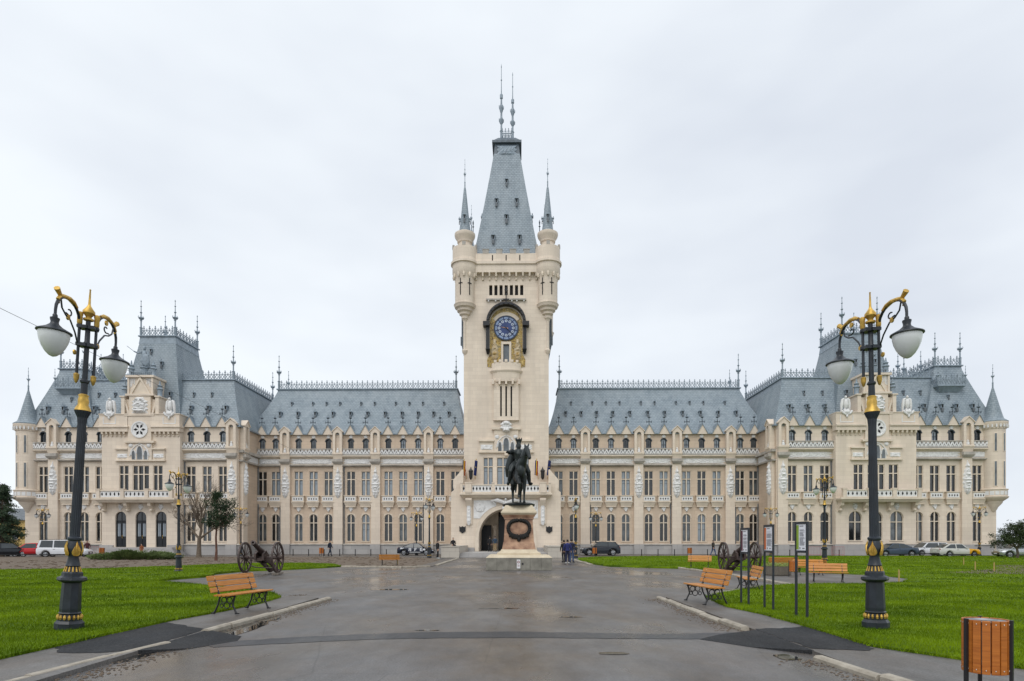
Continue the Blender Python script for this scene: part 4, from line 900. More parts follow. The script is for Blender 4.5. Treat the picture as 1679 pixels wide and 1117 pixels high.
# ---------------------------------------------------------------- ground
K = .894
def asphalt(name, c1, c2, wet=.5, lo=.12, hi=.62, brown=True, bump=.35):
    m = bpy.data.materials.new(name); n, l = nodes(m); b = n['Principled BSDF']; t = n.new('ShaderNodeTexCoord')
    big = n.new('ShaderNodeTexNoise'); big.inputs['Scale'].default_value = .22; big.inputs['Detail'].default_value = 6; big.inputs['Roughness'].default_value = .62
    mp = n.new('ShaderNodeMapping'); mp.inputs['Scale'].default_value = (1.0, .45, 1); l.new(t.outputs['Object'], mp.inputs[0]); l.new(mp.outputs[0], big.inputs['Vector'])
    wet_r = n.new('ShaderNodeMapRange'); wet_r.interpolation_type = 'SMOOTHSTEP'; wet_r.inputs[1].default_value = wet-.10; wet_r.inputs[2].default_value = wet+.12; l.new(big.outputs['Fac'], wet_r.inputs[0])
    fine = n.new('ShaderNodeTexNoise'); fine.inputs['Scale'].default_value = 38; fine.inputs['Detail'].default_value = 3; l.new(t.outputs['Object'], fine.inputs['Vector'])
    cr = n.new('ShaderNodeValToRGB'); cr.color_ramp.elements[0].position = .3; cr.color_ramp.elements[1].position = .72
    cr.color_ramp.elements[0].color = (*c1,1); cr.color_ramp.elements[1].color = (*c2,1); l.new(fine.outputs['Fac'], cr.inputs[0])
    st = n.new('ShaderNodeTexNoise'); st.inputs['Scale'].default_value = .5; st.inputs['Detail'].default_value = 7; st.inputs['Roughness'].default_value = .7
    m2 = n.new('ShaderNodeMapping'); m2.inputs['Location'].default_value = (7,3,0); m2.inputs['Scale'].default_value = (1,.6,1); l.new(t.outputs['Object'], m2.inputs[0]); l.new(m2.outputs[0], st.inputs['Vector'])
    sr = n.new('ShaderNodeMapRange'); sr.inputs[1].default_value = .40; sr.inputs[2].default_value = .62; sr.inputs[4].default_value = .8 if brown else .1; l.new(st.outputs['Fac'], sr.inputs[0])
    mx = n.new('ShaderNodeMixRGB'); mx.inputs[2].default_value = (.105,.080,.058,1); l.new(sr.outputs[0], mx.inputs[0]); l.new(cr.outputs[0], mx.inputs[1])
    # cracks
    vo = n.new('ShaderNodeTexVoronoi'); vo.feature = 'DISTANCE_TO_EDGE'; vo.inputs['Scale'].default_value = .23
    wv = n.new('ShaderNodeMixRGB'); wv.inputs[0].default_value = .12; l.new(t.outputs['Object'], wv.inputs[1]); l.new(st.outputs['Color'], wv.inputs[2])
    l.new(wv.outputs[0], vo.inputs['Vector'])
    ck = n.new('ShaderNodeMapRange'); ck.inputs[1].default_value = .0; ck.inputs[2].default_value = .003; ck.inputs[3].default_value = .4; ck.inputs[4].default_value = 0; l.new(vo.outputs['Distance'], ck.inputs[0])
    mc = n.new('ShaderNodeMixRGB'); mc.inputs[2].default_value = (.018,.017,.016,1); l.new(ck.outputs[0], mc.inputs[0]); l.new(mx.outputs[0], mc.inputs[1])
    tone = n.new('ShaderNodeTexNoise'); tone.inputs['Scale'].default_value = 1.1; tone.inputs['Detail'].default_value = 9; tone.inputs['Roughness'].default_value = .72; l.new(mp.outputs[0], tone.inputs['Vector'])
    tr_ = n.new('ShaderNodeMapRange'); tr_.inputs[1].default_value = .3; tr_.inputs[2].default_value = .7; tr_.inputs[3].default_value = .58; tr_.inputs[4].default_value = 1.25; l.new(tone.outputs['Fac'], tr_.inputs[0])
    sp2 = n.new('ShaderNodeTexVoronoi'); sp2.inputs['Scale'].default_value = 42; l.new(t.outputs['Object'], sp2.inputs['Vector'])
    spr = n.new('ShaderNodeMapRange'); spr.inputs[1].default_value = .08; spr.inputs[2].default_value = .2; spr.inputs[3].default_value = 1.7; spr.inputs[4].default_value = 1.0; l.new(sp2.outputs['Distance'], spr.inputs[0])
    mm = n.new('ShaderNodeMath'); mm.operation = 'MULTIPLY'; l.new(tr_.outputs[0], mm.inputs[0]); l.new(spr.outputs[0], mm.inputs[1])
    vm = n.new('ShaderNodeVectorMath'); vm.operation = 'SCALE'; l.new(mc.outputs[0], vm.inputs[0]); l.new(mm.outputs[0], vm.inputs['Scale'])
    l.new(vm.outputs[0], b.inputs['Base Color'])
    rr = n.new('ShaderNodeMapRange'); rr.inputs[3].default_value = hi; rr.inputs[4].default_value = lo; l.new(wet_r.outputs[0], rr.inputs[0]); l.new(rr.outputs[0], b.inputs['Roughness'])
    bp = n.new('ShaderNodeBump'); bp.inputs['Distance'].default_value = .006; l.new(fine.outputs['Fac'], bp.inputs['Height'])
    bs = n.new('ShaderNodeMapRange'); bs.inputs[3].default_value = bump; bs.inputs[4].default_value = bump*.35; l.new(wet_r.outputs[0], bs.inputs[0]); l.new(bs.outputs[0], bp.inputs['Strength'])
    l.new(bp.outputs[0], b.inputs['Normal'])
    return m
ROAD = asphalt('wet_asphalt', (.085,.080,.080), (.175,.168,.165), .535, .13, .46)
WALK = asphalt('worn_pavement', (.105,.099,.095), (.20,.19,.18), .66, .25, .55, bump=.5)
TAR = asphalt('fresh_asphalt', (.014,.0155,.018), (.050,.053,.058), .72, .45, .85, brown=False, bump=1.0); TAR.node_tree.nodes['Principled BSDF'].inputs['Specular IOR Level'].default_value = .22
TARW = asphalt('worn_tar', (.018,.020,.024), (.042,.045,.052), .52, .16, .55, brown=False, bump=.4)
SOIL = M('bare_soil', (.10,.074,.052), .95, col2=(.185,.142,.104), vs=2.2, bump=.7, bs=16)
FARG = M('far_ground', (.10,.095,.088), .8, var=.25, vs=.2)
KERB = M('kerb_stone', (.27,.235,.185), .7, col2=(.44,.395,.325), vs=5, bump=.5, bs=30)
WATER = M('puddle_water', (.020,.019,.017), .02, var=.1, spec=.7)
TURF = bpy.data.materials.new('turf'); n, l = nodes(TURF); b = n['Principled BSDF']; b.inputs['Roughness'].default_value = .9; b.inputs['Specular IOR Level'].default_value = .15
t = n.new('ShaderNodeTexCoord'); a1 = n.new('ShaderNodeTexNoise'); a1.inputs['Scale'].default_value = .55; a1.inputs['Detail'].default_value = 8; a1.inputs['Roughness'].default_value = .68
mp = n.new('ShaderNodeMapping'); mp.inputs['Scale'].default_value = (.6,1.5,1); l.new(t.outputs['Object'], mp.inputs[0]); l.new(mp.outputs[0], a1.inputs['Vector'])
r = n.new('ShaderNodeValToRGB'); r.color_ramp.elements[0].position = .38; r.color_ramp.elements[1].position = .64
r.color_ramp.elements[0].color = (.045,.092,.003,1); r.color_ramp.elements[1].color = (.175,.265,.005,1)
l.new(a1.outputs['Fac'], r.inputs[0]); l.new(r.outputs[0], b.inputs['Base Color'])
a2 = n.new('ShaderNodeTexNoise'); a2.inputs['Scale'].default_value = 30; bp = n.new('ShaderNodeBump'); bp.inputs['Strength'].default_value = .8; bp.inputs['Distance'].default_value = .03
l.new(t.outputs['Object'], a2.inputs['Vector']); l.new(a2.outputs['Fac'], bp.inputs['Height']); l.new(bp.outputs[0], b.inputs['Normal'])
BLADE = M('grass_blade', (.048,.098,.003), .75, col2=(.195,.29,.006), vs=.5, spec=.06)

struct(MB().add([(-900,-60,-.03),(900,-60,-.03),(900,1600,-.03),(-900,1600,-.03)],[(0,1,2,3)]).build('ground', FARG))
def poly(pts, z): return MB().add([(x,y,z) for x,y in pts], [list(range(len(pts)))])
road = [(-16,-8),(16,-8),(16,38*K*1.02),(9.8,42*K),(6.3,44*K),(5.6,50*K),(5.6,61),(-5.8,61),(-5.8,45*K),(-7,43.2*K),(-11.4,44*K),(-16,38*K)]
struct(MB().slab(road, -.05, 0).build('road', ROAD))
struct(MB().slab([(-60,63.5),(-4.9,62.2),(-4.9,60.4),(5.2,60.4),(5.2,62.2),(60,63.5),(90,80),(-90,80)], -.06, -.006).build('palace_forecourt', WALK))
lawnL = [(-7.05,2.5),(-7.0,8.3),(-6.95,10),(-6.9,12.3),(-6.62,14.0),(-6.5,15.6),(-6.6,17.3),(-7.4,18.8),(-9.8,20.9),(-12.4,23),(-14.3,24.3),(-14.6,26),(-14.0,28.2),(-14.8,30.5),(-14.6,33.2),(-13.2,34.6),(-11.6,37.3),(-11.0,39.3),(-12.4,42.2),(-15,44.2),(-19,43.8),(-21,39.5),(-24,35.2),(-30,33.3),(-60,33),(-60,2.5)]
lawnR = [(6.7,2.5),(6.5,7.6),(5.5,9.3),(5.55,11.9),(5.5,13.4),(5.25,15),(5.55,17.4),(6.4,18.6),(9.2,21.9),(11.2,22.6),(13.2,22.6),(15.0,23.4),(16.6,25.4),(16.8,28),(15,30.4),(13.6,32.2),(11.0,32.9),(10.2,36.3),(8.4,37.8),(6.4,39.6),(5.7,44.5),(5.5,51),(6.2,57),(8.5,61.5),(16,64.2),(60,66),(60,2.5)]
soilL = [(-60,32.8),(-30,33.1),(-24,35),(-21,39.3),(-19,43.5),(-15,44),(-12.4,42),(-11,39.1),(-6.9,38.4),(-6.1,40.5),(-6.0,52),(-7.2,57.5),(-12,62.6),(-60,63.4)]
soil = MB(); 
struct(MB().slab(soilL, -.05, .035).build('bare_earth', SOIL))
def edged(pts, z, name, mat):
    return struct(MB().slab(pts, -.05, z).build(name, mat))
edged(lawnL, .10, 'lawn', TURF); edged(lawnR, .10, 'lawn', TURF)
walkL = [(-7.1,2.5),(-5.52,2.5),(-5.52,17.4),(-6.0,17.9),(-6.7,18.0),(-6.58,17.3),(-6.48,15.6),(-6.6,14.0),(-6.88,12.3),(-6.93,10),(-6.98,8.3)]
walkR = [(4.44,2.5),(6.75,2.5),(6.55,7.6),(5.55,9.3),(5.6,11.9),(5.55,13.4),(5.3,15),(5.6,17.4),(6.2,18.2),(5.2,18.4),(4.44,17.6)]
struct(MB().slab(walkL, -.06, .06).build('pavement', WALK)); struct(MB().slab(walkR, -.06, .06).build('pavement', WALK))
pocket = [(10.4,22.3),(13.3,22.5),(15.1,23.3),(16.7,25.4),(16.9,28),(15.1,30.5),(13.7,32.3),(11.1,33),(10.5,33)]
struct(MB().slab(pocket, -.06, .086).build('bench_corner_pavement', WALK))
struct(MB().slab([(-6.9,38.3),(-5.15,39.5),(-5.15,57),(-6.3,58),(-6.05,52),(-6.1,40.4)], -.06, .05).build('pavement', WALK))
# the trench patched across the road in fresh tar, widening over both pavements
def at(px, py): return G(px, py)
def ragged(pts, z, amp=.05):      # outline broken up as hand-laid tar is
    rg = random.Random(len(pts)); o = []
    for (xa,ya),(xb,yb) in zip(pts, pts[1:]+pts[:1]):
        n = max(1, int(math.hypot(xb-xa,yb-ya)/.12))
        for k in range(n): o.append((xa+(xb-xa)*k/n+rg.gauss(0,amp*.4), ya+(yb-ya)*k/n+rg.gauss(0,amp*.5)))
    return poly(o, z)
strip = [at(330,1055),at(470,1046),at(600,1040),at(700,1037),at(839,1036),at(960,1038),at(1080,1040),at(1225,1037)]
strip2 = [at(1240,1049),at(1080,1048),at(960,1047),at(839,1046),at(700,1047),at(600,1049),at(470,1055),at(350,1062)]
struct(ragged(strip+strip2, .005, .03).build('tar_strip', TARW))
struct(ragged([(-5.66,8.95),(-5.55,10.15),(-5.6,11.15),(-6.3,11.7),(-6.85,12.1),(-6.9,10.6),(-6.95,9.3),(-6.6,8.85),(-6.1,8.75)], .066).build('tar_patch', TAR))
struct(MB().add([(-5.53,9.0,.064),(-5.53,11.1,.064),(-4.75,10.7,.008),(-4.6,10.2,.007),(-5.0,9.5,.007),(-5.53,9.0,-.03),(-5.53,11.1,-.03),(-4.75,10.7,-.03),(-4.6,10.2,-.03),(-5.0,9.5,-.03)],[(0,1,2,3,4),(0,5,9,4),(4,9,8,3),(3,8,7,2),(2,7,6,1)]).build('tar_ramp', TAR))
struct(ragged([(4.5,9.15),(4.45,11.2),(5.2,11.35),(5.62,11.6),(5.6,10.2),(5.52,9.4),(5.3,8.95)], .066).build('tar_patch', TAR))
struct(MB().add([(4.46,9.0,.064),(4.46,11.1,.064),(3.7,10.9,.008),(3.2,10.4,.006),(3.8,9.6,.007),(4.46,9.0,-.03),(4.46,11.1,-.03),(3.7,10.9,-.03),(3.2,10.4,-.03),(3.8,9.6,-.03)],[(0,4,3,2,1),(0,5,9,4),(4,9,8,3),(3,8,7,2),(2,7,6,1)]).build('tar_ramp', TAR))
# puddles: thin sheets of water with ragged rims
def puddle(cx, cy, rx, ry, seed):
    pts = []
    for i in range(26):
        a = 2*math.pi*i/26; k = 1+.32*mnoise.noise(Vector((math.cos(a)*1.5, math.sin(a)*1.5, seed*4.7)))
        pts.append((cx+rx*k*math.cos(a), cy+ry*k*math.sin(a)))
    return struct(poly(pts, .0065).build('puddle', WATER))
for i, (px, py, rx, ry) in enumerate([(392,1033,.34,1.0),(1004,1072,.24,.10),(700,1034,.22,.06),(820,998,.5,.08),(225,1076,.16,.5),(1205,1041,.24,.10),(640,967,.7,.25),(440,1016,.18,.5),(1290,1078,.16,.22),(940,1012,.3,.05)]):
    x, y = G(px, py); puddle(x, y, rx, ry, i)
# kerbs of single stones, worn and uneven
def kerb(pts, w=.15, h=.085, L=.95, seed=1, label=None, skip=(), z0=0):
    random.seed(seed); root = empty('kerb', (pts[0][0], pts[0][1], 0))
    tag(root, label, 'kerb')
    i = 0
    for a, b in zip(pts[:-1], pts[1:]):
        a, b = Vector((*a,0)), Vector((*b,0)); d = b-a; n = max(1, round(d.length/L)); u = d.normalized(); v = Vector((-u.y,u.x,0))
        for k in range(n):
            i += 1
            if i in skip: continue
            p = a+d*(k/n)+u*.012; q = a+d*((k+1)/n)-u*.012; mb = MB(); hh = h+random.uniform(-.02,.012); o = random.uniform(-.02,.02)
            vs = []
            for e in (p, q):
                for s, z in ((-w/2,-.08),(-w/2,hh-.03),(-w/2+.03,hh),(w/2-.03,hh+random.uniform(-.008,.008)),(w/2,hh-.03),(w/2,-.08)):
                    c = e+v*(s+o)-Vector((pts[0][0],pts[0][1],0)); vs.append((c.x+random.uniform(-.006,.006), c.y, z))
            mb.add(vs, [(0,1,7,6),(1,2,8,7),(2,3,9,8),(3,4,10,9),(4,5,11,10),(5,4,3,2,1,0),(6,7,8,9,10,11)]); mb.build('kerb_stone', KERB, root)
    return root
kerb([(-5.85,6.2),(-5.78,7.3),(-5.68,8.6),(-5.5,9.75)], label='near kerb of worn pale stones before the left tar patch', seed=1)
kerb([(-5.5,10.95),(-5.42,12.6),(-5.34,14.6),(-5.24,17.5)], label='kerb of worn pale stones beside the left bench', seed=2)
kerb([(4.27,17.75),(4.26,13.6),(4.33,11.35)], label='kerb of worn pale stones beside the right bench', seed=3)
kerb([(4.33,8.6),(4.45,7.3),(4.7,5.8)], label='near kerb of worn stones by the bin path', seed=4)
kerb([(10.0,36.7),(10.45,33),(10.5,26.4),(10.35,22.2)], w=.18, h=.11, seed=5, label='kerb running past the right cannon to the bench corner')
kerb([(-10.9,39.0),(-6.9,38.25),(-5.3,39.4)], w=.17, h=.09, seed=6, label='kerb in front of the bare earth bed')
kerb([(-5.1,41),(-5.05,56.5)], w=.24, h=.1, seed=7, L=1.5, label='straight pale kerb leading to the left stone block')
kerb([(5.5,42),(5.3,56.5)], w=.24, h=.1, seed=8, L=1.5, label='straight pale kerb leading to the right stone block')
kerb([(-14.4,24.3),(-12.3,22.8),(-9.7,20.8)], w=.18, h=.1, seed=9, label='broken kerb behind the left lawn')
kerb([(6.3,18.7),(9.2,22.0),(11.2,22.7)], w=.18, h=.11, seed=10, label='kerb round the back of the right lawn')

# grass: real blades, dense near the camera
def in_poly(x, y, P_):
    c = np.zeros(len(x), bool); j = len(P_)-1
    for i in range(len(P_)):
        xi, yi = P_[i]; xj, yj = P_[j]
        if yi != yj: c ^= ((yi > y) != (yj > y)) & (x < (xj-xi)*(y-yi)/(yj-yi)+xi)
        j = i
    return c
def grass(P_, seed, label, zones):
    rg = np.random.default_rng(seed); V = []; 
    for x0,x1,y0,y1,dens,h,w in zones:
        N = int((x1-x0)*(y1-y0)*dens); x = rg.uniform(x0,x1,N); y = rg.uniform(y0,y1,N)
        k = in_poly(x, y, P_) & (np.abs(x) < y*.9+1.5); x, y = x[k], y[k]; N = len(x)
        hh = h*rg.uniform(.55,1.25,N); a = rg.uniform(0,2*np.pi,N); ln = rg.uniform(.1,.7,N)*hh; b = rg.uniform(0,2*np.pi,N)
        p = np.stack([x-w*np.cos(a)/2, y-w*np.sin(a)/2, np.full(N,.095)],1); q = np.stack([x+w*np.cos(a)/2, y+w*np.sin(a)/2, np.full(N,.095)],1)
        t = np.stack([x+ln*np.cos(b), y+ln*np.sin(b), .095+hh],1)
        V.append(np.stack([p,q,t],1).reshape(-1,3))
    V = np.concatenate(V).astype(np.float32); nv = len(V); nf = nv//3
    me = bpy.data.meshes.new('grass'); me.vertices.add(nv); me.vertices.foreach_set('co', V.ravel())
    me.loops.add(nv); me.loops.foreach_set('vertex_index', np.arange(nv, dtype=np.int32)); me.polygons.add(nf); me.polygons.foreach_set('loop_start', np.arange(0,nv,3,dtype=np.int32))
    me.update(); me.validate(); me.materials.append(BLADE)
    o = ob('grass', me); tag(o, label, 'grass', kind='stuff'); return o
grass(lawnL, 1, 'short green grass of the left lawn', [(-14,-6.4,6,11,1500,.05,.010),(-17,-6.4,11,16,900,.05,.013),(-22,-6.4,16,25,380,.055,.02),(-34,-11,25,44,110,.06,.035)])
grass(lawnR, 2, 'short green grass of the right lawn', [(5.2,14,5,11,1500,.05,.010),(5.2,17,11,16,900,.05,.013),(5.4,24,16,23,380,.055,.02),(5.4,42,23,45,90,.06,.035),(5.4,55,45,64,25,.07,.06)])
def fringe(P_, seed, label):
    """longer blades leaning over the edge of the lawn"""
    rg = np.random.default_rng(seed); V = []
    for (xa,ya),(xb,yb) in zip(P_, P_[1:]+P_[:1]):
        L = math.hypot(xb-xa,yb-ya)
        if min(ya,yb) > 27 or max(abs(xa),abs(xb)) > 30: continue
        N = int(L*150); t = rg.uniform(0,1,N); off = rg.normal(.0,.035,N); nx, ny = -(yb-ya)/L, (xb-xa)/L
        x = xa+(xb-xa)*t+nx*off; y = ya+(yb-ya)*t+ny*off; hh = rg.uniform(.03,.11,N); a = rg.uniform(0,2*np.pi,N); w = .012; b = rg.uniform(0,2*np.pi,N); ln = hh*rg.uniform(.3,1.1,N); z0 = .07
        p = np.stack([x-w*np.cos(a)/2,y-w*np.sin(a)/2,np.full(N,z0)],1); q = np.stack([x+w*np.cos(a)/2,y+w*np.sin(a)/2,np.full(N,z0)],1); tp_ = np.stack([x+ln*np.cos(b),y+ln*np.sin(b),z0+hh],1)
        V.append(np.stack([p,q,tp_],1).reshape(-1,3))
    V = np.concatenate(V); n_ = len(V); me = bpy.data.meshes.new('lawn_fringe'); me.from_pydata(V.tolist(), [], np.arange(n_).reshape(-1,3).tolist()); me.materials.append(BLADE)
    tag(ob('lawn_fringe', me), label, 'grass', kind='stuff')
fringe(lawnL, 5, 'longer grass along the edge of the left lawn'); fringe(lawnR, 6, 'longer grass along the edge of the right lawn')
# grit and crumbs of earth washed against the kerbs
rgd = random.Random(31); gt_ = MB()
for xs, ys, ye, n_ in ((-5.25,6.3,10.2,420),(-5.2,11,17.5,700),(4.12,11.3,17.6,500),(4.2,6,8.6,300),(-6.6,17,19,260),(5.7,17.3,18.6,200)):
    for i in range(n_):
        y = rgd.uniform(ys,ye); x = xs+rgd.gauss(0,.16)*(1 if xs < 0 else -1); s_ = rgd.uniform(.006,.02); gt_.ell((x,y,.004),(s_*1.4,s_*1.2,s_*.6),4,2)
tag(gt_.build('grit', SOIL), 'grit and crumbs of earth washed along the kerbs', 'grit', kind='stuff')
# loose clods on the bare earth
rg = random.Random(5); cl = MB()
for i in range(900):
    x = rg.uniform(-40,-6.3); y = rg.uniform(34,62)
    if in_poly(np.array([x]),np.array([y]),soilL)[0]: s = rg.uniform(.04,.13); cl.ell((x,y,.04),(s*1.3,s,s*.6),5,3)
tag(cl.build('soil_clods', SOIL), 'loose clods of dug earth on the bare bed', 'soil', kind='stuff')
# small worn soil patch in the far right lawn
struct(MB().slab([G(1556,942),G(1600,944),G(1720,945),G(1720,931),G(1650,928.5),G(1626,930.5),G(1640,935),G(1600,938)], .02, .106).build('bare_earth', SOIL))
# ---------------------------------------------------------------- street lamps
def make_lamp(reach=1.0, splay=0.0):
    PX0 = .15 if not splay else .06
    r = empty('street_lamp', (0,0,0))
    MB().lathe([(.285,0),(.285,.15),(.27,.165),(.24,.2)], n=8, a0=math.pi/8).build('base_block', IRON, r)
    o8 = math.pi/8
    MB().lathe([(.235,.20),(.235,.25),(.215,.26),(.20,.31),(.225,.34),(.20,.36),(.205,.42),(.185,.90),(.26,.93),(.29,.96),(.28,1.0),(.205,1.03),(.20,1.09),(.175,1.11)], n=8, a0=o8).build('pedestal', IRON, r)
    g = MB()
    for k in range(16):
        a = 2*math.pi*k/16; g.ell((.225*math.cos(a),.225*math.sin(a),.265),(.03,.03,.05),6,4)
    g.build('gold_bead_ring', GOLD, r)
    MB().lathe([(.16,1.10),(.125,1.2),(.15,1.22),(.13,1.26),(.10,1.38),(.115,1.42),(.15,1.50),(.155,1.56),(.12,1.66),(.115,1.68),(.14,1.71),(.14,1.74),(.11,1.76)], n=20).build('bulb', IRON, r, True)
    g = MB()
    for k in range(14):
        a = 2*math.pi*k/14; g.tube([(.165*math.cos(a),.165*math.sin(a),1.11),(.135*math.cos(a),.135*math.sin(a),1.2)],[.018,.012],5)
    g.build('gold_flute_ring', GOLD, r)
    for kk in range(4):
        a = math.pi/4+kk*math.pi/2; g = MB(); nu, nv = 12, 8; vs = []
        for j in range(nv+1):
            t = j/nv; z = 1.405+.255*t; rb = .10+.062*math.sin(math.pi*min(1,max(0,(z-1.36)/.34)))**.8
            hw = .62*math.sin(math.pi*(.06+.94*t)**.62)**.9+.02
            for i in range(nu+1):
                u = -1+2*i/nu; q = a+u*hw; rr = rb+.014*(1-abs(u))**.4+.012*math.cos(u*11+t*3)
                zz = z+.03*(1-abs(u))*t-.03*abs(u)**2*(t > .3); vs.append((rr*math.cos(q),rr*math.sin(q),zz))
        g.add(vs, [(j*(nu+1)+i,j*(nu+1)+i+1,(j+1)*(nu+1)+i+1,(j+1)*(nu+1)+i) for j in range(nv) for i in range(nu)])
        g.build('gold_leaf', GOLD, r)
    # fluted column
    vs = []; n = 32; zs = [(1.76,.095),(1.8,.092),(3.86,.078),(3.98,.09),(4.08,.14),(4.11,.15)]
    mb = MB()
    for z, rr in zs:
        for i in range(n):
            q = rr*(1-.10*(i%2)); a = 2*math.pi*i/n; vs.append((q*math.cos(a),q*math.sin(a),z))
    mb.add(vs, [(j*n+i, j*n+(i+1)%n, (j+1)*n+(i+1)%n, (j+1)*n+i) for j in range(len(zs)-1) for i in range(n)]+[[(len(zs)-1)*n+i for i in range(n)]]).build('column', IRON, r)
    MB().lathe([(.135,4.11),(.12,4.16),(.085,4.22),(.09,4.27),(.085,4.33),(.075,4.36),(.085,4.40),(.06,4.42)], n=20).build('gold_collar', GOLD, r, True)
    MB().lathe([(.06,4.42),(.055,4.62),(.075,4.64),(.075,4.67),(.045,4.7),(.042,5.28),(.07,5.3),(.07,5.36),(.045,5.4),(.042,5.62),(.065,5.64),(.065,5.69),(.04,5.7),(.04,5.8)], n=14).build('upper_pole', IRON, r, True)
    MB().lathe([(.04,5.78),(.085,5.80),(.085,5.83),(.045,5.84),(.05,5.87),(.10,5.93),(.10,5.97),(.055,6.03),(.03,6.07),(.022,6.10),(.012,6.36),(.018,6.37),(.0,6.39)], n=16).build('gold_finial', GOLD, r, True)
    for sg in (-1,1):
        X = lambda x: sg*(PX0+(x-.15)*reach); YO = -sg*splay
        pts = [(X(.15),YO,4.78),(X(.15),YO,5.66)]+[(X(.15+.33-.33*math.cos(t)),YO,5.70+.52*math.sin(t)) for t in [math.pi*k/10*.94 for k in range(1,11)]]
        pts += [(X(.82),YO,5.78)]
        pts = [(X(.15),YO,4.78),(X(.15),YO,5.66)]+[(X(.485-.335*math.cos(t)),YO,5.68+.33*math.sin(t)) for t in [math.pi*k/12 for k in range(1,12)]]+[(X(.82),YO,5.68),(X(.82),YO,5.52)]
        arm = MB().tube(pts, [.026]*2+[.026]*11+[.024,.024], 8)
        for z in (5.33,5.66): arm.box(min(X(.03),X(.19)),max(X(.03),X(.19)),min(0,YO)-.025,max(0,YO)+.025,z-.03,z+.03)
        arm.lathe([(.03,5.3),(.05,5.32),(.05,5.36),(.03,5.38)],(X(.15),YO,0),10); arm.lathe([(.03,5.63),(.05,5.65),(.05,5.69),(.03,5.71)],(X(.15),YO,0),10)
        A = arm.build('arm', IRON, r, True)
        sc = [(X(.17),YO,5.36),(X(.30),YO,5.56),(X(.46),YO,5.76),(X(.60),YO,5.86),(X(.64),YO,6.0),(X(.57),YO,6.06)]
        br = MB().tube([(X(.16),YO,5.30),(X(.27),YO,5.50),(X(.42),YO,5.66),(X(.55),YO,5.70),(X(.66),YO,5.78),(X(.70),YO,5.92)], .016, 6)
        br.tube([(X(.55-.0),YO,5.74)]+[(X(.46+.085*math.cos(t)*(1-.06*k)),YO,5.79+.07*math.sin(t)*(1-.06*k)) for k, t in enumerate([-.9-.55*j for j in range(9)])], .014, 6)
        br.build('scroll_brace', IRON, A, True)
        MB().tube([(X(.26),YO,5.95),(X(.36),YO,6.0),(X(.48),YO,6.02),(X(.60),YO,6.0),(X(.72),YO,5.97),(X(.82),YO,6.05)],[.03,.042,.04,.036,.034,.05],8).tube([(X(.70),YO,5.98),(X(.78),YO,5.88),(X(.74),YO,5.82)],[.03,.03,.015],6).build('gold_dolphin', GOLD, A, True)
        g = MB().lathe([(.036,4.98-.02),(.042,5.66),(.042,5.68)],(X(.15),YO,0),10) if False else MB().lathe([(.034,5.70),(.044,5.72),(.044,5.86),(.05,5.88),(.05,5.91),(.03,5.93)],(X(.152),YO,0),12)
        g.build('gold_sleeve', GOLD, A, True)
        MB().lathe([(.0,4.60),(.02,4.62),(.045,4.70),(.045,4.74),(.05,4.77),(.03,4.79)],(X(.15),YO,0),12).build('gold_drop', GOLD, A, True)
        MB().lathe([(.0,-.012),(.045,-.012),(.045,.012),(0,.012)],(0,YO,0),10).build('gold_rosette', GOLD, A, loc=(X(.235),YO,5.26)).rotation_euler = (R(90),YO,0)
        MB().lathe([(.0,-.014),(.05,-.014),(.05,.014),(0,.014)],(0,YO,0),10).build('gold_rosette', GOLD, A, loc=(X(.47),YO,5.80)).rotation_euler = (R(90),YO,0)
        sh = MB().lathe([(a*.84,5.60+(b-5.56)*.88) for a,b in [(.03,5.56),(.045,5.54),(.045,5.50),(.085,5.48),(.085,5.46),(.07,5.40),(.08,5.36),(.15,5.30),(.25,5.25),(.31,5.22),(.315,5.20),(.30,5.19),(.2,5.2)]],(X(.82),YO,0),28).build('lamp_shade', IRON, r, True)
        MB().lathe([(a*.84,5.60+(b-5.56)*.88) for a,b in [(.275,5.20),(.272,5.12),(.25,5.02),(.205,4.91),(.14,4.81),(.07,4.745),(.02,4.725),(0,4.72)]],(X(.82),YO,0),28).build('globe', OPAL, sh, True)
    for c_ in r.children:
        if c_.name.split('.')[0] in ('base_block','pedestal','gold_bead_ring','bulb','gold_flute_ring','gold_leaf'): c_.scale = (.82,.82,1)
        if c_.name.split('.')[0] == 'column': c_.scale = (.9,.9,1)
    return r
lamp0 = make_lamp(1.22, .115); lamp1 = make_lamp(.9)
LG = 'double lamps with gilded ornament'
def lamp(x, y, rz, sc, label, z=0.0, lean=(0,0), first=None, src=None, flip=1):
    o = first or copy_tree(src or lamp0)
    o.location = (x,y,z); o.rotation_mode = 'ZYX'; o.rotation_euler = (lean[0],lean[1],rz); o.scale = (sc,sc*flip,sc); tag(o, label, 'street lamp', LG)
lx, ly = G(113,1040); 
lamp(lx, ly, R(-79), .965, 'large leaning lamp in the left foreground lawn', .06, (0,R(3.6)), lamp0)
lx, ly = G(1436,1038); lamp(lx, ly, R(-90), .965, 'large lamp in the right foreground lawn', .06, (0,R(-1.0)), flip=-1)
lx, ly = G(293,940); lamp(lx, ly, R(-86), .865, 'lamp at the far edge of the left lawn beside the bare tree')
lx, ly = G(1352,922); lamp(lx, ly, R(-87), 1.10, 'lamp in the right lawn behind the cluster of benches', flip=-1)
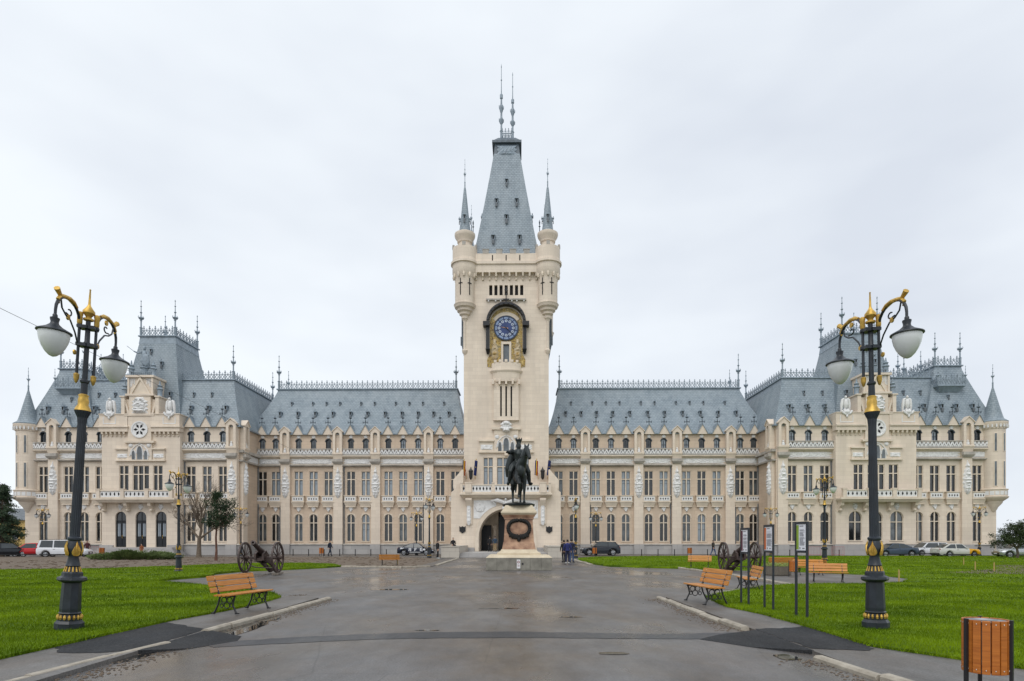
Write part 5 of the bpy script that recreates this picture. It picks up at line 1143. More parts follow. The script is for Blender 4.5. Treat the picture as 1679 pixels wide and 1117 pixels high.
for px, py, rz, sc, lab in ((70,907,4,.86,'lamp by the parked cars at the left corner turret'),(395,908,8,.88,'lamp by the palace wall right of the little pine'),(683,908,0,.82,'lamp standing in front of the lettered dark car'),(977,907,0,.82,'lamp standing in front of the dark four-wheel drive'),(1264,908,-6,.88,'lamp by the palace wall behind the orange board'),(1606,909,-4,.9,'lamp by the parked cars at the right corner turret')):
    d = 70.5 if abs(px-839) < 400 else 67.5; lamp((px-839.5)/F*d, d, R(rz), sc, lab, first=lamp1 if px == 70 else None, src=lamp1)
lx, ly = G(704,915); lamp(lx, ly, R(82), .965, 'lamp seen end on left of the entrance beside the standing man')
lx, ly = G(944,915); lamp(lx, ly, R(98), .965, 'lamp seen end on right of the entrance beside the three men')

# ---------------------------------------------------------------- benches
def woodmat(name, c, c2):
    m = bpy.data.materials.new(name); n, l = nodes(m); b = n['Principled BSDF']; b.inputs['Roughness'].default_value = .38
    t = n.new('ShaderNodeTexCoord'); mp = n.new('ShaderNodeMapping'); mp.inputs['Scale'].default_value = (.8,14,14)
    w = n.new('ShaderNodeTexNoise'); w.inputs['Scale'].default_value = 3; w.inputs['Detail'].default_value = 6; w.inputs['Distortion'].default_value = .6
    oi = n.new('ShaderNodeObjectInfo'); ad = n.new('ShaderNodeVectorMath'); l.new(t.outputs['Object'], ad.inputs[0]); l.new(oi.outputs['Random'], ad.inputs[1]); l.new(ad.outputs[0], mp.inputs[0]); l.new(mp.outputs[0], w.inputs['Vector'])
    r = n.new('ShaderNodeValToRGB'); r.color_ramp.elements[0].position = .25; r.color_ramp.elements[1].position = .75; r.color_ramp.elements[0].color = (*c,1); r.color_ramp.elements[1].color = (*c2,1)
    l.new(w.outputs['Fac'], r.inputs[0]); l.new(r.outputs[0], b.inputs['Base Color'])
    bp = n.new('ShaderNodeBump'); bp.inputs['Strength'].default_value = .15; bp.inputs['Distance'].default_value = .01; l.new(w.outputs['Fac'], bp.inputs['Height']); l.new(bp.outputs[0], b.inputs['Normal'])
    return m
WOOD = woodmat('varnished_orange_wood', (.36,.125,.015), (.66,.285,.05)); WOODB = woodmat('bin_wood', (.33,.088,.010), (.54,.175,.024))
STEEL = M('bolt_steel', (.7,.7,.68), .3, metal=.8)
def rbox(mb, x0,x1,y0,y1,z0,z1,c=.008):
    mb.add([(x,y,z) for x in (x0,x1) for y,z in ((y0+c,z0),(y1-c,z0),(y1,z0+c),(y1,z1-c),(y1-c,z1),(y0+c,z1),(y0,z1-c),(y0,z0+c))],
           [[7,6,5,4,3,2,1,0],list(range(8,16))]+[(i,(i+1)%8,8+(i+1)%8,8+i) for i in range(8)]); return mb
def ringx(mb, x, cy, cz, R_, r_, n=10):
    mb.tube([(x, cy+R_*math.cos(2*math.pi*i/n), cz+R_*math.sin(2*math.pi*i/n)) for i in range(n+1)], r_, 5)
def make_bench():
    r = empty('bench', (0,0,0)); L = .85        # faces -y, back at +y
    slat = rbox(MB(), -L, L, -.045, .045, -.018, .018).mesh('seat_slat', WOOD); bslat = rbox(MB(), -L, L, -.017, .017, -.06, .06).mesh('back_slat', WOOD)
    for y in (-.21,-.10,.01,.12): ob('seat_slat', slat, r, (0,y,.445+(.01 if y < -.2 else 0)))
    for k in range(3): o = ob('back_slat', bslat, r, (0,.245+.045*k,.56+.135*k)); o.rotation_euler = (R(-18),0,0)
    bolt = MB().ell((0,0,0),(.011,.008,.011),6,4).mesh('bolt', STEEL)
    for k in range(3):
        for x in (-.62,.62): ob('bolt', bolt, r, (x,.225+.045*k,.565+.135*k))
    for x in (-.62,.62):
        lg = MB()
        lg.tube([(x,-.27,0),(x,-.24,.06),(x,-.17,.2),(x,-.20,.36),(x,-.23,.42)],[.03,.022,.02,.022,.024],6); lg.tube([(x,.34,0),(x,.30,.06),(x,.22,.22),(x,.17,.40),(x,.22,.5),(x,.36,.9)],[.03,.022,.02,.024,.024,.018],6)
        lg.tube([(x,-.24,.415),(x,.18,.415)], .02, 6); lg.box(x-.03,x+.03,-.32,-.24,0,.025); lg.box(x-.03,x+.03,.31,.39,0,.025)
        for cy, cz, rr in ((-.085,.32,.07),(.065,.32,.07),(-.01,.2,.075),(-.13,.2,.04),(.13,.19,.045),(-.01,.40,.03)): ringx(lg, x, cy, cz, rr, .012)
        lg.build('cast_iron_leg', BLACK, r, True)
    return r
bench0 = make_bench(); BG = 'orange slatted park benches'
def bench(x, y, rz, sc, label, z=.09, first=False):
    o = bench0 if first else copy_tree(bench0); o.location = (x,y,z); o.rotation_euler = (0,0,R(rz)); o.scale = (sc,)*3; tag(o, label, 'bench', BG)
bench(-6.10, 13.85, 78, .93, 'bench on the left pavement facing the road', first=True)
bench(4.98, 15.75, -84, .97, 'bench on the right pavement facing the road, nearest right bench')
lx, ly = G(1226,969); bench(lx, ly, -100, .92, 'bench turned side on behind the leftmost notice board', .02)
lx, ly = G(1147,933); bench(lx, ly, -20, .80, 'small far bench on the lawn edge left of the right cannon', .09)
lx, ly = G(1358,958); bench(lx, ly, -22, .80, 'bench behind the large right lamp, seen from the front')
lx, ly = G(1282,941); bench(lx, ly, 172, .84, 'bench seen from behind, beyond the round planter')
lx, ly = G(1328,946); bench(lx, ly, -6, .80, 'bench facing forward right of the slatted bin by the planter')
lx, ly = G(1348,942); bench(lx, ly, 100, .74, 'bench mostly hidden behind the bench by the large right lamp')
lx, ly = G(639,928); bench(lx, ly, -175, .80, 'bench alone in front of the bare earth bed', .05)

# ---------------------------------------------------------------- litter bins
def make_bin():
    r = empty('litter_bin', (0,0,0)); n = 16; Rr = .25
    sl = rbox(MB(), -.0435,.0435,-.011,.011,0,.60,.004).mesh('slat', WOODB)
    sb = MB(); sb.v = []; 
    for k in range(n):
        a = 2*math.pi*(k+.5)/n; ob('slat', sl, r, (Rr*math.cos(a),Rr*math.sin(a),.29), a+math.pi/2)
        for z in (.335,.85):
            MB().ell((0,0,0),(.009,.006,.009),6,4).build('screw', STEEL, r, loc=((Rr+.013)*math.cos(a),(Rr+.013)*math.sin(a),z))
    MB().lathe([(.215,.30),(.22,.86),(.235,.875),(.228,.88),(.205,.86),(.2,.32)], n=24).build('liner', M('galvanised', (.30,.31,.32), .4, metal=.6, var=.3, vs=8), r, True)
    MB().lathe([(.243,.84),(.243,.87),(.230,.87),(.230,.84)], n=28).build('rim_band', BLACK, r)
    for k, z in ((0,.36),): MB().lathe([(.238,.35),(.243,.35),(.243,.39),(.238,.39)], n=28).build('hoop', BLACK, r)
    for k in range(3):
        a = R(165+120*k); MB().box(-.022,.022,-.018,.018,0,.90).build('post', BLACK, r, loc=((Rr+.028)*math.cos(a),(Rr+.028)*math.sin(a),0)).rotation_euler = (0,0,a+math.pi/2)
    return r
bin0 = make_bin(); NG = 'slatted wooden litter bins'
def lbin(x, y, sc, label, z=.09, first=False, rz=0):
    o = bin0 if first else copy_tree(bin0); o.location = (x,y,z); o.rotation_euler = (0,0,rz); o.scale = (sc*.86,sc*.86,sc); tag(o, label, 'litter bin', NG)
lbin(4.83, 6.22, .89, 'large slatted bin in the right front corner', .09, True, R(20))
lx, ly = G(1301,949); lbin(lx, ly, .80, 'slatted bin beside the round planter')
for px, py, lab in ((167,909,'slatted bin by the left palace steps'),(527,906.5,'slatted bin at the palace wall behind the walking man'),(975,910,'slatted bin below the dark four-wheel drive'),(1131,907,'slatted bin by the wall left of the walking man in jeans'),(1453,911,'slatted bin in front of the blue car')):
    d = 66.0; lbin((px-839.5)/F*d, d, 1.05, lab, .0)

# ---------------------------------------------------------------- notice boards
BP = M('board_frame_paint', (.022,.028,.038), .4)
PAPER = M('printed_sheet', (.80,.81,.86), .5, var=.03); INK = M('print_ink', (.16,.16,.18), .6)
def board(px, py, px2, py2, pyt, col, label, seed):
    (x0,y0),(x1,y1) = G(px,py), G(px2,py2); r = empty('notice_board', (x0,y0,.09)); tag(r, label, 'notice board', 'tall framed notice boards')
    d = Vector((x1-x0,y1-y0,0)); w = d.length; r.rotation_euler = (0,0,math.atan2(d.y,d.x))
    H = CAMH-.09+(HZ-pyt)/F*y0; bt = H-.60
    for x in (0,w): MB().box(x-.02,x+.02,-.02,.02,-.1,H).build('post', BP, r)
    MB().box(.028,w-.028,-.025,.025,H-.05,H).build('top_rail', BP, r); MB().box(.028,w-.028,-.025,.025,bt-.05,bt).build('bottom_rail', BP, r)
    s = MB().box(.03,w-.03,-.012,.012,bt,H-.05).build('sheet', PAPER, r)
    MB().box(.035,.035+w*.2,-.016,-.013,bt+.02,H-.07).build('colour_strip', M('strip_'+str(seed), col, .5, var=.1), s)
    rg = random.Random(seed); ink = MB(); z = H-.17
    ink.box(.05+w*.24,.05+w*.24+w*.34,-.016,-.013,H-.10,H-.085)
    while z > bt+.1:
        if rg.random() > .12: ink.box(.05+w*.24, w-.05-rg.random()*.08, -.016,-.013, z, z+.005)
        z -= .0135
    ink.box(w*.36,w*.44,-.016,-.013,bt+.03,bt+.07); ink.box(w*.62,w*.82,-.016,-.013,bt+.035,bt+.055)
    ink.build('printed_text', INK, s)
board(1215.3,995,1227.4,998,866,(.11,.03,.05),'notice board with maroon strip, leftmost of three',1)
board(1253.6,1003,1267.8,1008,861,(.62,.16,.05),'notice board with orange strip, middle of three',2)
board(1305.5,1017,1323.5,1021,856,(.24,.36,.03),'notice board with green strip, nearest and rightmost of three',3)

# ---------------------------------------------------------------- cannons
OLDW = M('old_painted_timber', (.030,.017,.014), .55, col2=(.075,.045,.036), vs=7, bump=.2); RUST = M('dark_iron', (.030,.018,.016), .5, col2=(.075,.048,.042), vs=5, bump=.2, bs=25)
CONC = M('concrete_pad', (.20,.17,.14), .85, var=.3, vs=5, bump=.4)
def cannon(x, y, rz, sc, label, z):
    r = empty('cannon', (x,y,z)); r.rotation_euler = (0,0,R(rz)); r.scale = (sc,)*3; tag(r, label, 'cannon', 'old field cannons')
    # barrel points to +y (local), trail to -y; axle along x
    for sg in (-1,1):
        w = MB(); n = 28
        for i in range(n):
            a, c = 2*math.pi*i/n, 2*math.pi*(i+1)/n
            w.add([(xx, rr*math.cos(q), .83+rr*math.sin(q)) for q in (a,c) for rr, xx in ((.76,-.04),(.69,-.04),(.69,.04),(.76,.04))], [(0,1,5,4),(1,2,6,5),(2,3,7,6),(3,0,4,7)])
        wh = w.build('wheel', OLDW, r, loc=(sg*.82,0,0))
        t = MB()
        for i in range(n):
            a, c = 2*math.pi*i/n, 2*math.pi*(i+1)/n
            t.add([(xx, rr*math.cos(q), .83+rr*math.sin(q)) for q in (a,c) for rr, xx in ((.775,-.045),(.761,-.045),(.761,.045),(.775,.045))], [(0,1,5,4),(1,2,6,5),(2,3,7,6),(3,0,4,7)])
        t.build('iron_tyre', RUST, wh)
        h = MB().lathe([(.07,-.2),(.1,-.14),(.12,-.05),(.12,.05),(.1,.14),(.07,.2)], n=14).build('hub', OLDW, wh, True, (0,0,.83)); h.rotation_euler = (0,R(90),0)
        for i in range(12):
            a = 2*math.pi*i/12; MB().tube([(.03*(i%2)-.015,.1*math.cos(a),.83+.1*math.sin(a)),(0,.70*math.cos(a),.83+.70*math.sin(a))],[.034,.024],6).build('spoke', OLDW, wh)
        MB().box(sg*.82-.16,sg*.82+.16,-.35,.35,-.02,.07).build('wheel_block', CONC, r)
    MB().tube([(-.95,0,.83),(.95,0,.83)], .045, 8).box(-.62,.62,-.07,.07,.74,.80).build('axle', RUST, r)
    for sg in (-1,1): MB().prismx([(.32,.70),(.30,1.02),(.05,1.12),(-.18,1.08),(-.6,.72),(-1.75,.10),(-1.8,.02),(-1.6,.0),(-.5,.50),(.05,.66)], sg*.2-.05, sg*.2+.05).build('cheek', OLDW, r)
    MB().box(-.15,.15,-1.5,-1.35,.08,.24).box(-.15,.15,-.7,-.55,.52,.66).box(-.15,.15,.1,.25,.66,.8).build('transom', OLDW, r)
    a = R(24); b = MB().lathe([(.0,-.86),(.05,-.84),(.06,-.78),(.03,-.74),(.16,-.7),(.175,-.62),(.165,-.6),(.155,-.1),(.145,.0),(.135,.05),(.125,.1),(.105,.95),(.125,.98),(.125,1.06),(.10,1.07),(.06,1.07),(.055,.9)], n=20).build('barrel', RUST, r, True, (0,.02,1.15)); b.rotation_euler = (-(math.pi/2-a),0,0)
    MB().tube([(-.27,0,1.12),(.27,0,1.12)], .06, 10).build('trunnion', RUST, r)
    MB().tube([(-.6,.05,.3),(.2,.05,.33),(.55,.0,.42)],.03,6).build('brace_rod', RUST, r); MB().tube([(0,-1.3,.3),(.3,-1.0,.5),(.78,-.1,.72)],.02,6).build('stay', RUST, r)
cx, cy = G(428.5,943); cannon(cx, cy, 180, .98, 'old wheeled cannon by the left lawn with barrel raised', .05)
cx, cy = G(1212,941); cannon(cx, cy, 180, .98, 'old wheeled cannon behind the notice boards on the right', .05)

# ---------------------------------------------------------------- planter
cx, cy = G(1274,946); pl = empty('planter', (cx,cy,.086)); tag(pl, 'round concrete planter with yellow-green plants near the benches', 'planter')
MB().lathe([(.56,0),(.60,.03),(.63,.40),(.64,.42),(.58,.42),(.56,.36),(0,.36)], n=26).build('tub', M('pebble_concrete', (.11,.095,.075), .9, col2=(.2,.175,.14), vs=40, bump=.9, bs=60), pl, False)
lf = MB(); rg = random.Random(3)
for i in range(420):
    a = rg.uniform(0,6.28); q = .55*math.sqrt(rg.random()); h = rg.uniform(.40,.56); c = Vector((q*math.cos(a),q*math.sin(a),h)); u = Vector((rg.uniform(-1,1),rg.uniform(-1,1),rg.uniform(-.2,.8))).normalized(); v = u.orthogonal().normalized()*.025
    lf.add([c-u*.01, c+u*.035+v, c+u*.08, c+u*.035-v],[(0,1,2,3)])
lf.build('plants', M('planter_leaf', (.10,.16,.02), .6, col2=(.26,.30,.06), vs=30), pl)
# ---------------------------------------------------------------- equestrian statue on its pedestal
def organic(mb, voxel, smooth=6, fac=.5):
    """fuse the shapes into one continuous skin"""
    me = mb.mesh('tmp'); o = bpy.data.objects.new('tmp', me); COL.objects.link(o)
    m = o.modifiers.new('r', 'REMESH'); m.mode = 'VOXEL'; m.voxel_size = voxel
    q = o.modifiers.new('s', 'SMOOTH'); q.iterations = smooth; q.factor = fac
    dg = bpy.context.evaluated_depsgraph_get(); dg.update()
    r = bpy.data.meshes.new_from_object(o.evaluated_get(dg)); bpy.data.objects.remove(o)
    r.polygons.foreach_set('use_smooth', [True]*len(r.polygons)); return r
def fingers(mb, p, d, side, s=1.0):
    p, d = Vector(p), Vector(d).normalized(); a = d.orthogonal().normalized(); b = d.cross(a)
    for i, L in enumerate((.075,.085,.08,.062)):
        q = p+a*(.03-.02*i)*s; mb.tube([q, q+d*L*.55*s+b*.006*s, q+d*L*s+b*.02*s],[.011*s,.0105*s,.008*s],6)
    q = p+a*.035*s-d*.03*s; mb.tube([q, q+a*.03*s+d*.02*s, q+a*.035*s+d*.05*s],[.012*s,.0115*s,.009*s],6)
sx_, sy_ = 0.40, 36.4
h = MB()
h.ell((0,-.52,1.24),(.31,.36,.40)); h.ell((0,0,1.24),(.33,.75,.39)); h.ell((0,.58,1.30),(.34,.42,.42)); h.ell((0,-.85,1.30),(.2,.16,.27))
h.tube([(0,-.6,1.40),(.08,-.82,1.68),(.19,-.96,1.98),(.25,-1.0,2.14)],[.30,.23,.175,.145],12)
h.tube([(.25,-.96,2.17),(.29,-1.14,2.04),(.33,-1.30,1.86),(.345,-1.38,1.75),(.35,-1.41,1.70)],[.135,.125,.095,.09,.07],10)
for dx in (-.07,.08): h.tube([(.25+dx,-.96,2.24),(.26+dx*1.3,-.98,2.33),(.26+dx*1.35,-.97,2.42)],[.05,.042,.008],7)
for k in range(7): h.ell((.03+.033*k,-.66-.05*k,1.72+.075*k),(.07,.13,.12),8,5)
for sg, pts, rr in ((-1,[(-.17,-.6,1.12),(-.15,-.82,.92),(-.11,-1.0,.76),(-.12,-.93,.52),(-.13,-.86,.32),(-.13,-.88,.22)],[.19,.135,.085,.055,.055,.075]),
                    (1,[(.18,-.58,1.12),(.20,-.62,.85),(.20,-.62,.55),(.195,-.60,.30),(.19,-.61,.12),(.19,-.66,.03)],[.19,.12,.08,.052,.06,.085]),
                    (-1,[(-.2,.6,1.2),(-.22,.48,.88),(-.22,.70,.60),(-.22,.68,.32),(-.22,.64,.12),(-.22,.58,.03)],[.24,.17,.085,.058,.06,.085]),
                    (1,[(.2,.62,1.2),(.22,.55,.88),(.22,.84,.60),(.22,.86,.32),(.22,.82,.12),(.22,.76,.03)],[.24,.17,.085,.058,.06,.085])): h.tube(pts, rr, 10)
h.tube([(0,.95,1.45),(0,1.12,1.3),(0,1.15,.9),(0,1.1,.55)],[.07,.1,.1,.03],8)
rd = MB()
rd.ell((0,.05,1.66),(.27,.22,.2)); rd.tube([(0,.04,1.6),(0,.03,1.85),(0,.02,2.08),(0,.02,2.24)],[.22,.2,.25,.2],12); rd.ell((0,.02,2.17),(.33,.17,.13))
rd.tube([(0,.01,2.26),(0,-.01,2.38)],[.1,.085],8); rd.ell((0,-.03,2.50),(.105,.125,.15)); rd.ell((0,-.10,2.38),(.09,.085,.12)); rd.tube([(0,-.14,2.52),(0,-.175,2.47)],[.02,.025],6); rd.ell((0,.05,2.42),(.14,.1,.16))
rd.lathe([(.125,2.56),(.13,2.62),(.145,2.68)],(0,-.02,0),14)
for k in range(7): a = 2*math.pi*k/7-1.57; rd.tube([(.135*math.cos(a),-.02+.135*math.sin(a),2.64),(.165*math.cos(a),-.02+.165*math.sin(a),2.78)],[.045,.014],6)
for sg in (-1,1):
    rd.tube([(sg*.16,.0,1.66),(sg*.34,-.22,1.5),(sg*.42,-.30,1.32),(sg*.47,-.18,1.02),(sg*.51,-.14,.86)],[.17,.15,.115,.10,.07],10); rd.tube([(sg*.51,-.12,.84),(sg*.55,-.28,.82),(sg*.60,-.42,.84)],[.075,.07,.04],8); rd.ell((sg*.43,-.29,1.33),(.12,.12,.1))
rd.tube([(-.29,.02,2.20),(-.44,-.10,2.14),(-.50,-.32,2.10),(-.62,-.52,2.10)],[.13,.10,.085,.06],9); fingers(rd, (-.63,-.54,2.10), (-.5,-.8,-.1), 1, 1.4)
rd.tube([(.29,.02,2.20),(.39,-.08,2.0),(.28,-.30,1.86),(.12,-.42,1.84)],[.13,.10,.08,.055],9); fingers(rd, (.11,-.44,1.84), (-.8,-.4,-.3), 1, 1.4)
rd.tube([(-.2,.2,2.2),(-.33,.3,1.9),(-.42,.35,1.5),(-.46,.38,1.15)],[.14,.2,.22,.12],9); rd.tube([(.15,.22,2.2),(.22,.4,1.8),(.3,.5,1.35)],[.14,.22,.16],9); rd.ell((0,.3,1.75),(.33,.2,.5)); rd.ell((0,.02,1.55),(.38,.42,.12))
rd.tube([(.34,.1,1.7),(.5,.35,1.2),(.56,.5,.95)],[.03,.028,.02],6)
SC = 1.44
st = empty('equestrian_statue', (sx_, sy_, 3.86), R(6)); tag(st, 'dark bronze crowned rider on horse atop the marble pedestal', 'statue')
for nm, mb in (('horse', h), ('rider', rd)):
    o = ob(nm, organic(mb, .026, 4), st); o.data.materials.append(BRONZE); o.scale = (SC*(.78 if nm == 'horse' else .86), SC, SC)
MB().lathe([(.95,-.12),(.98,-.02),(.8,.06),(.4,.09),(0,.1)], n=18, sc=(1,1.25)).build('base_mound', BRONZE, st, True)
MB().tube([(.06*SC,-1.30*SC,1.8*SC),(.30*SC,-.9*SC,1.85*SC),(.12*SC,-.44*SC,1.86*SC)],.018,5).tube([(-.02*SC+.15,-1.35*SC,1.85*SC),(-.1*SC,-.9*SC,1.8*SC),(.08*SC,-.44*SC,1.84*SC)],.018,5).build('reins', BRONZE, st)

CREAM = M('cream_stone', (.55,.46,.33), .7, col2=(.66,.57,.42), vs=3, bump=.3, bs=12); MARB = M('brown_marble', (.19,.09,.055), .4, col2=(.52,.32,.2), vs=2.6); GREYS = M('plinth_grey', (.16,.15,.125), .8, col2=(.27,.255,.215), vs=3, bump=.4, bs=15)
pd = empty('statue_pedestal', (sx_, sy_, 0), 0); tag(pd, 'stepped pedestal of brown marble and cream stone with bronze wreath', 'pedestal')
sy0 = -1.9
for k in range(6):
    a = -1.88+3.76*k/6; rbox(MB(), a+.006, a+3.76/6-.006, -1.9, -1.5, 0, .72, .012).build('plinth_stone', GREYS, pd)
for sg in (-1,1):
    for k in range(5): a = -1.5+3.4*k/5; MB().box(min(sg*1.5,sg*1.88),max(sg*1.5,sg*1.88),a+.006,a+.674,0,.715).build('plinth_stone', GREYS, pd)
MB().frus((-1.88,1.88,-1.9,1.9),.72,(-1.72,1.72,-1.74,1.74),.86).box(-1.26,1.26,-1.28,1.28,.86,.98).frus((-1.24,1.24,-1.26,1.26),.98,(-1.08,1.08,-1.1,1.1),1.08).frus((-1.08,1.08,-1.1,1.1),1.08,(-1.02,1.02,-1.04,1.04),1.18).build('cream_steps', CREAM, pd)
MB().frus((-.98,.98,-1.0,1.0),1.18,(-.9,.9,-.92,.92),1.62).frus((-.88,.88,-.9,.9),1.62,(-.8,.8,-.84,.84),2.95).build('marble_shaft', MARB, pd)
MB().box(-.86,.86,-.9,.9,2.95,3.05).frus((-.88,.88,-.92,.92),3.05,(-.98,.98,-1.0,1.0),3.2).build('marble_neck', MARB, pd)
MB().frus((-.98,.98,-1.0,1.0),3.2,(-1.05,1.05,-1.1,1.1),3.3).box(-1.05,1.05,-1.1,1.1,3.3,3.38).frus((-1.02,1.02,-1.06,1.06),3.38,(-.78,.78,-.86,.86),3.76).build('cream_cap', CREAM, pd)
w = MB(); n = 30
for i in range(n):
    a = 2*math.pi*i/n; cx = .62*abs(math.cos(a))**.8*(1 if math.cos(a) > 0 else -1); cz = .46*abs(math.sin(a))**.9*(1 if math.sin(a) > 0 else -1); w.ell((cx,-.90,2.42+cz),(.12,.11,.12),7,5)
for k in range(9): w.ell((-.5+.125*k,-.94,1.98-.12*math.sin(math.pi*k/8)),(.11,.12,.1),7,5)
w.ell((0,-.95,1.78),(.12,.1,.16),8,5)
for sg in (-1,1): w.tube([(sg*.2,-.95,1.84),(sg*.42,-.95,1.84)],[.08,.03],6)
w.build('bronze_wreath', M('dark_bronze', (.020,.019,.018), .45, metal=.5, var=.4, vs=9), pd, True)
MB().prism(arc(0,2.44,.46,0,2*math.pi,20,.32)[:-1], -.90, -.85).build('medallion', MARB, pd)
sgn = MB().box(-.13,.07,-1.925,-1.905,.12,.62).build('warning_plate', M('plate_white', (.7,.7,.7), .5), pd)
m = MB()
for k in range(12):
    a, c = 2*math.pi*k/12, 2*math.pi*(k+1)/12; m.add([(-.03+r*math.cos(q),-1.929,.48+r*math.sin(q)) for q in (a,c) for r in (.05,.075)],[(0,1,3,2)])
m.box(-.075,.015,-1.931,-1.926,.47,.49); m.box(-.09,.03,-1.931,-1.926,.3,.325); m.box(-.09,.03,-1.931,-1.926,.24,.26)
m.build('plate_print', M('plate_red', (.25,.06,.06), .5), sgn)
MB().lathe([(0,-.01),(.06,-.01),(.06,.02),(0,.02)], n=10).build('drain_cap', BLACK, pd, loc=(.2,-1.905,.38)).rotation_euler = (R(90),0,0)

# ---------------------------------------------------------------- cars
TYRE = M('tyre', (.012,.012,.012), .85); RIM = M('alloy', (.45,.46,.48), .3, metal=.7); GLASS = M('car_glass', (.03,.038,.042), .06, var=.3, spec=.8); CARBLK = M('car_trim', (.015,.015,.016), .6); TAIL = M('tail_lamp', (.22,.012,.012), .25); HEAD = M('head_lamp', (.55,.57,.6), .12); PLATE = M('number_plate', (.7,.7,.7), .5, var=.02)
def paint(name, c, metal=.2): return M(name, c, .22, metal=metal, var=.05, vs=1)
def car(label, x, y, rz, L, W, H, prof, green, pnt, wheels=(.19,.81), wr=.31, nose=None, roofrail=False, z=0.0, sc=1.0):
    """prof: (t, top height) of the lower body front to back; green: cabin outline (t, height)"""
    r = empty('parked_car', (x,y,z), R(rz)); r.scale = (sc,)*3; tag(r, label, 'car', 'cars parked before the palace')
    X = lambda t: L/2-t*L; w = W/2
    ts = sorted({p[0] for p in prof}|{i/24 for i in range(25)}); body = MB(); ring = []
    def top(t):
        for (a,za),(b,zb) in zip(prof[:-1],prof[1:]):
            if a <= t <= b: return za+(zb-za)*(t-a)/max(1e-6,b-a)
    for t in ts:
        e = 1-.16*max(0,1-t/.09)**2-.12*max(0,1-(1-t)/.07)**2; ww = w*e; zt = top(t); zb = .2+.12*max(0,1-t/.06)+.12*max(0,1-(1-t)/.05)
        for q in wheels:
            d = abs(t-q)*L
            if d < wr+.06: zb = max(zb, wr+math.sqrt(max(0,(wr+.06)**2-d*d)))
        zm = max(zb+.05, .5)
        ring.append([(X(t),sg*yy,zz) for sg in (1,) for yy,zz in ((0,zb),(ww*.9,zb),(ww*.98,zb+.08),(ww,zm+.06),(ww*.985,zt-.14),(ww*.93,zt-.03),(ww*.8,zt+.01),(0,zt+.03))]+[(X(t),-yy,zz) for yy,zz in ((ww*.8,zt+.01),(ww*.93,zt-.03),(ww*.985,zt-.14),(ww,zm+.06),(ww*.98,zb+.08),(ww*.9,zb))])
    nn = len(ring[0]); vs = [v for q in ring for v in q]; fs = []; 
    body.add(vs, [(i*nn+j,i*nn+(j+1)%nn,(i+1)*nn+(j+1)%nn,(i+1)*nn+j) for i in range(len(ring)-1) for j in range(nn)]+[list(range(nn)),[(len(ring)-1)*nn+j for j in range(nn)][::-1]])
    mats = [pnt] + ([nose] if nose else [])
    B = body.build('body', mats, r, True)
    if nose:
        for p in B.data.polygons:
            if p.center.x > X(.30): p.material_index = 1
    zmn = min(g[1] for g in green); zmx = max(g[1] for g in green)
    hw = lambda z: w*(.90-.20*(z-zmn)/(zmx-zmn)); cab = MB(); n = len(green)
    cab.add([(X(t),hw(z),z) for t,z in green]+[(X(t),-hw(z),z) for t,z in green], [list(range(n)),list(range(2*n-1,n-1,-1))]+[(i,(i+1)%n,n+(i+1)%n,n+i) for i in range(n)])
    C_ = cab.build('cabin', pnt, r)
    bv = C_.modifiers.new('b','BEVEL'); bv.width = .05; bv.segments = 2
    # side windows: front half and rear half inside the cabin outline
    f0, f1, b1, b0 = green[0], green[1], green[-2], green[-1]
    zlo, zhi = zmn+.05, zmx-.07
    def edge(p, q, z): return p[0]+(q[0]-p[0])*(z-p[1])/max(1e-6,(q[1]-p[1]))
    mid = (green[1][0]*.45+green[-2][0]*.55)
    for sg in (-1,1):
        for a0,a1,c0,c1 in ((edge(f0,f1,zlo)+.035,edge(f0,f1,zhi)+.03,mid-.012,mid-.012),(mid+.012,mid+.012,edge(b0,b1,zlo)-.05,edge(b0,b1,zhi)-.045)):
            MB().add([(X(t),sg*(hw(z)+.006),z) for t,z in ((a0,zlo),(c0,zlo),(c1,zhi),(a1,zhi))],[(0,1,2,3)]).build('side_window', GLASS, C_)
        MB().box(-.09,.09,-.05,.05,-.05,.07).build('mirror', pnt, r, loc=(X(f0[0]+.05),sg*(w*.97),zmn+.08))
        MB().box(X(.93),X(.07),min(sg*(w+.002),sg*w*.94),max(sg*(w+.002),sg*w*.94),.24,.33).build('sill', CARBLK, B)
        MB().box(-.09,.09,min(0,sg*.015),max(0,sg*.015),-.015,.015).build('door_handle', CARBLK, B, loc=(X(mid-.02),sg*w*.992,zmn-.10))
    for (p, q), nm in (((f0,f1),'windscreen'),((b0,b1),'rear_window')):
        s = -1 if nm == 'rear_window' else 1; pts = []
        for z in (zlo,zhi):
            t = edge(p,q,z); pts.append((X(t)+s*.012,hw(z)*.9,z+.008)); pts.append((X(t)+s*.012,-hw(z)*.9,z+.008))
        MB().add([pts[0],pts[1],pts[3],pts[2]],[(0,1,2,3)]).build(nm, GLASS, C_)
    for t in wheels:
        for sg in (-1,1):
            o = MB().lathe([(wr*.62,-.1),(wr*.9,-.1),(wr,-.07),(wr,.07),(wr*.9,.1),(wr*.62,.1)], n=24).build('wheel', TYRE, r, True, (X(t),sg*(w-.11),wr)); o.rotation_euler = (R(90),0,0)
            m = MB().lathe([(0,-.108),(wr*.2,-.108),(wr*.66,-.104),(wr*.66,.104),(wr*.2,.108),(0,.108)], n=20); m.build('rim', RIM, o)
            d = MB()
            for k in range(5):
                a = 2*math.pi*(k+.5)/5
                for s2 in (-1,1): d.add([(wr*rr*math.cos(a+da),wr*rr*math.sin(a+da),s2*zz) for rr,da,zz in ((.28,-.22,.112),(.56,-.26,.112),(.56,.26,.112),(.28,.22,.112))],[(0,1,2,3)])
            d.build('rim_gap', CARBLK, o)
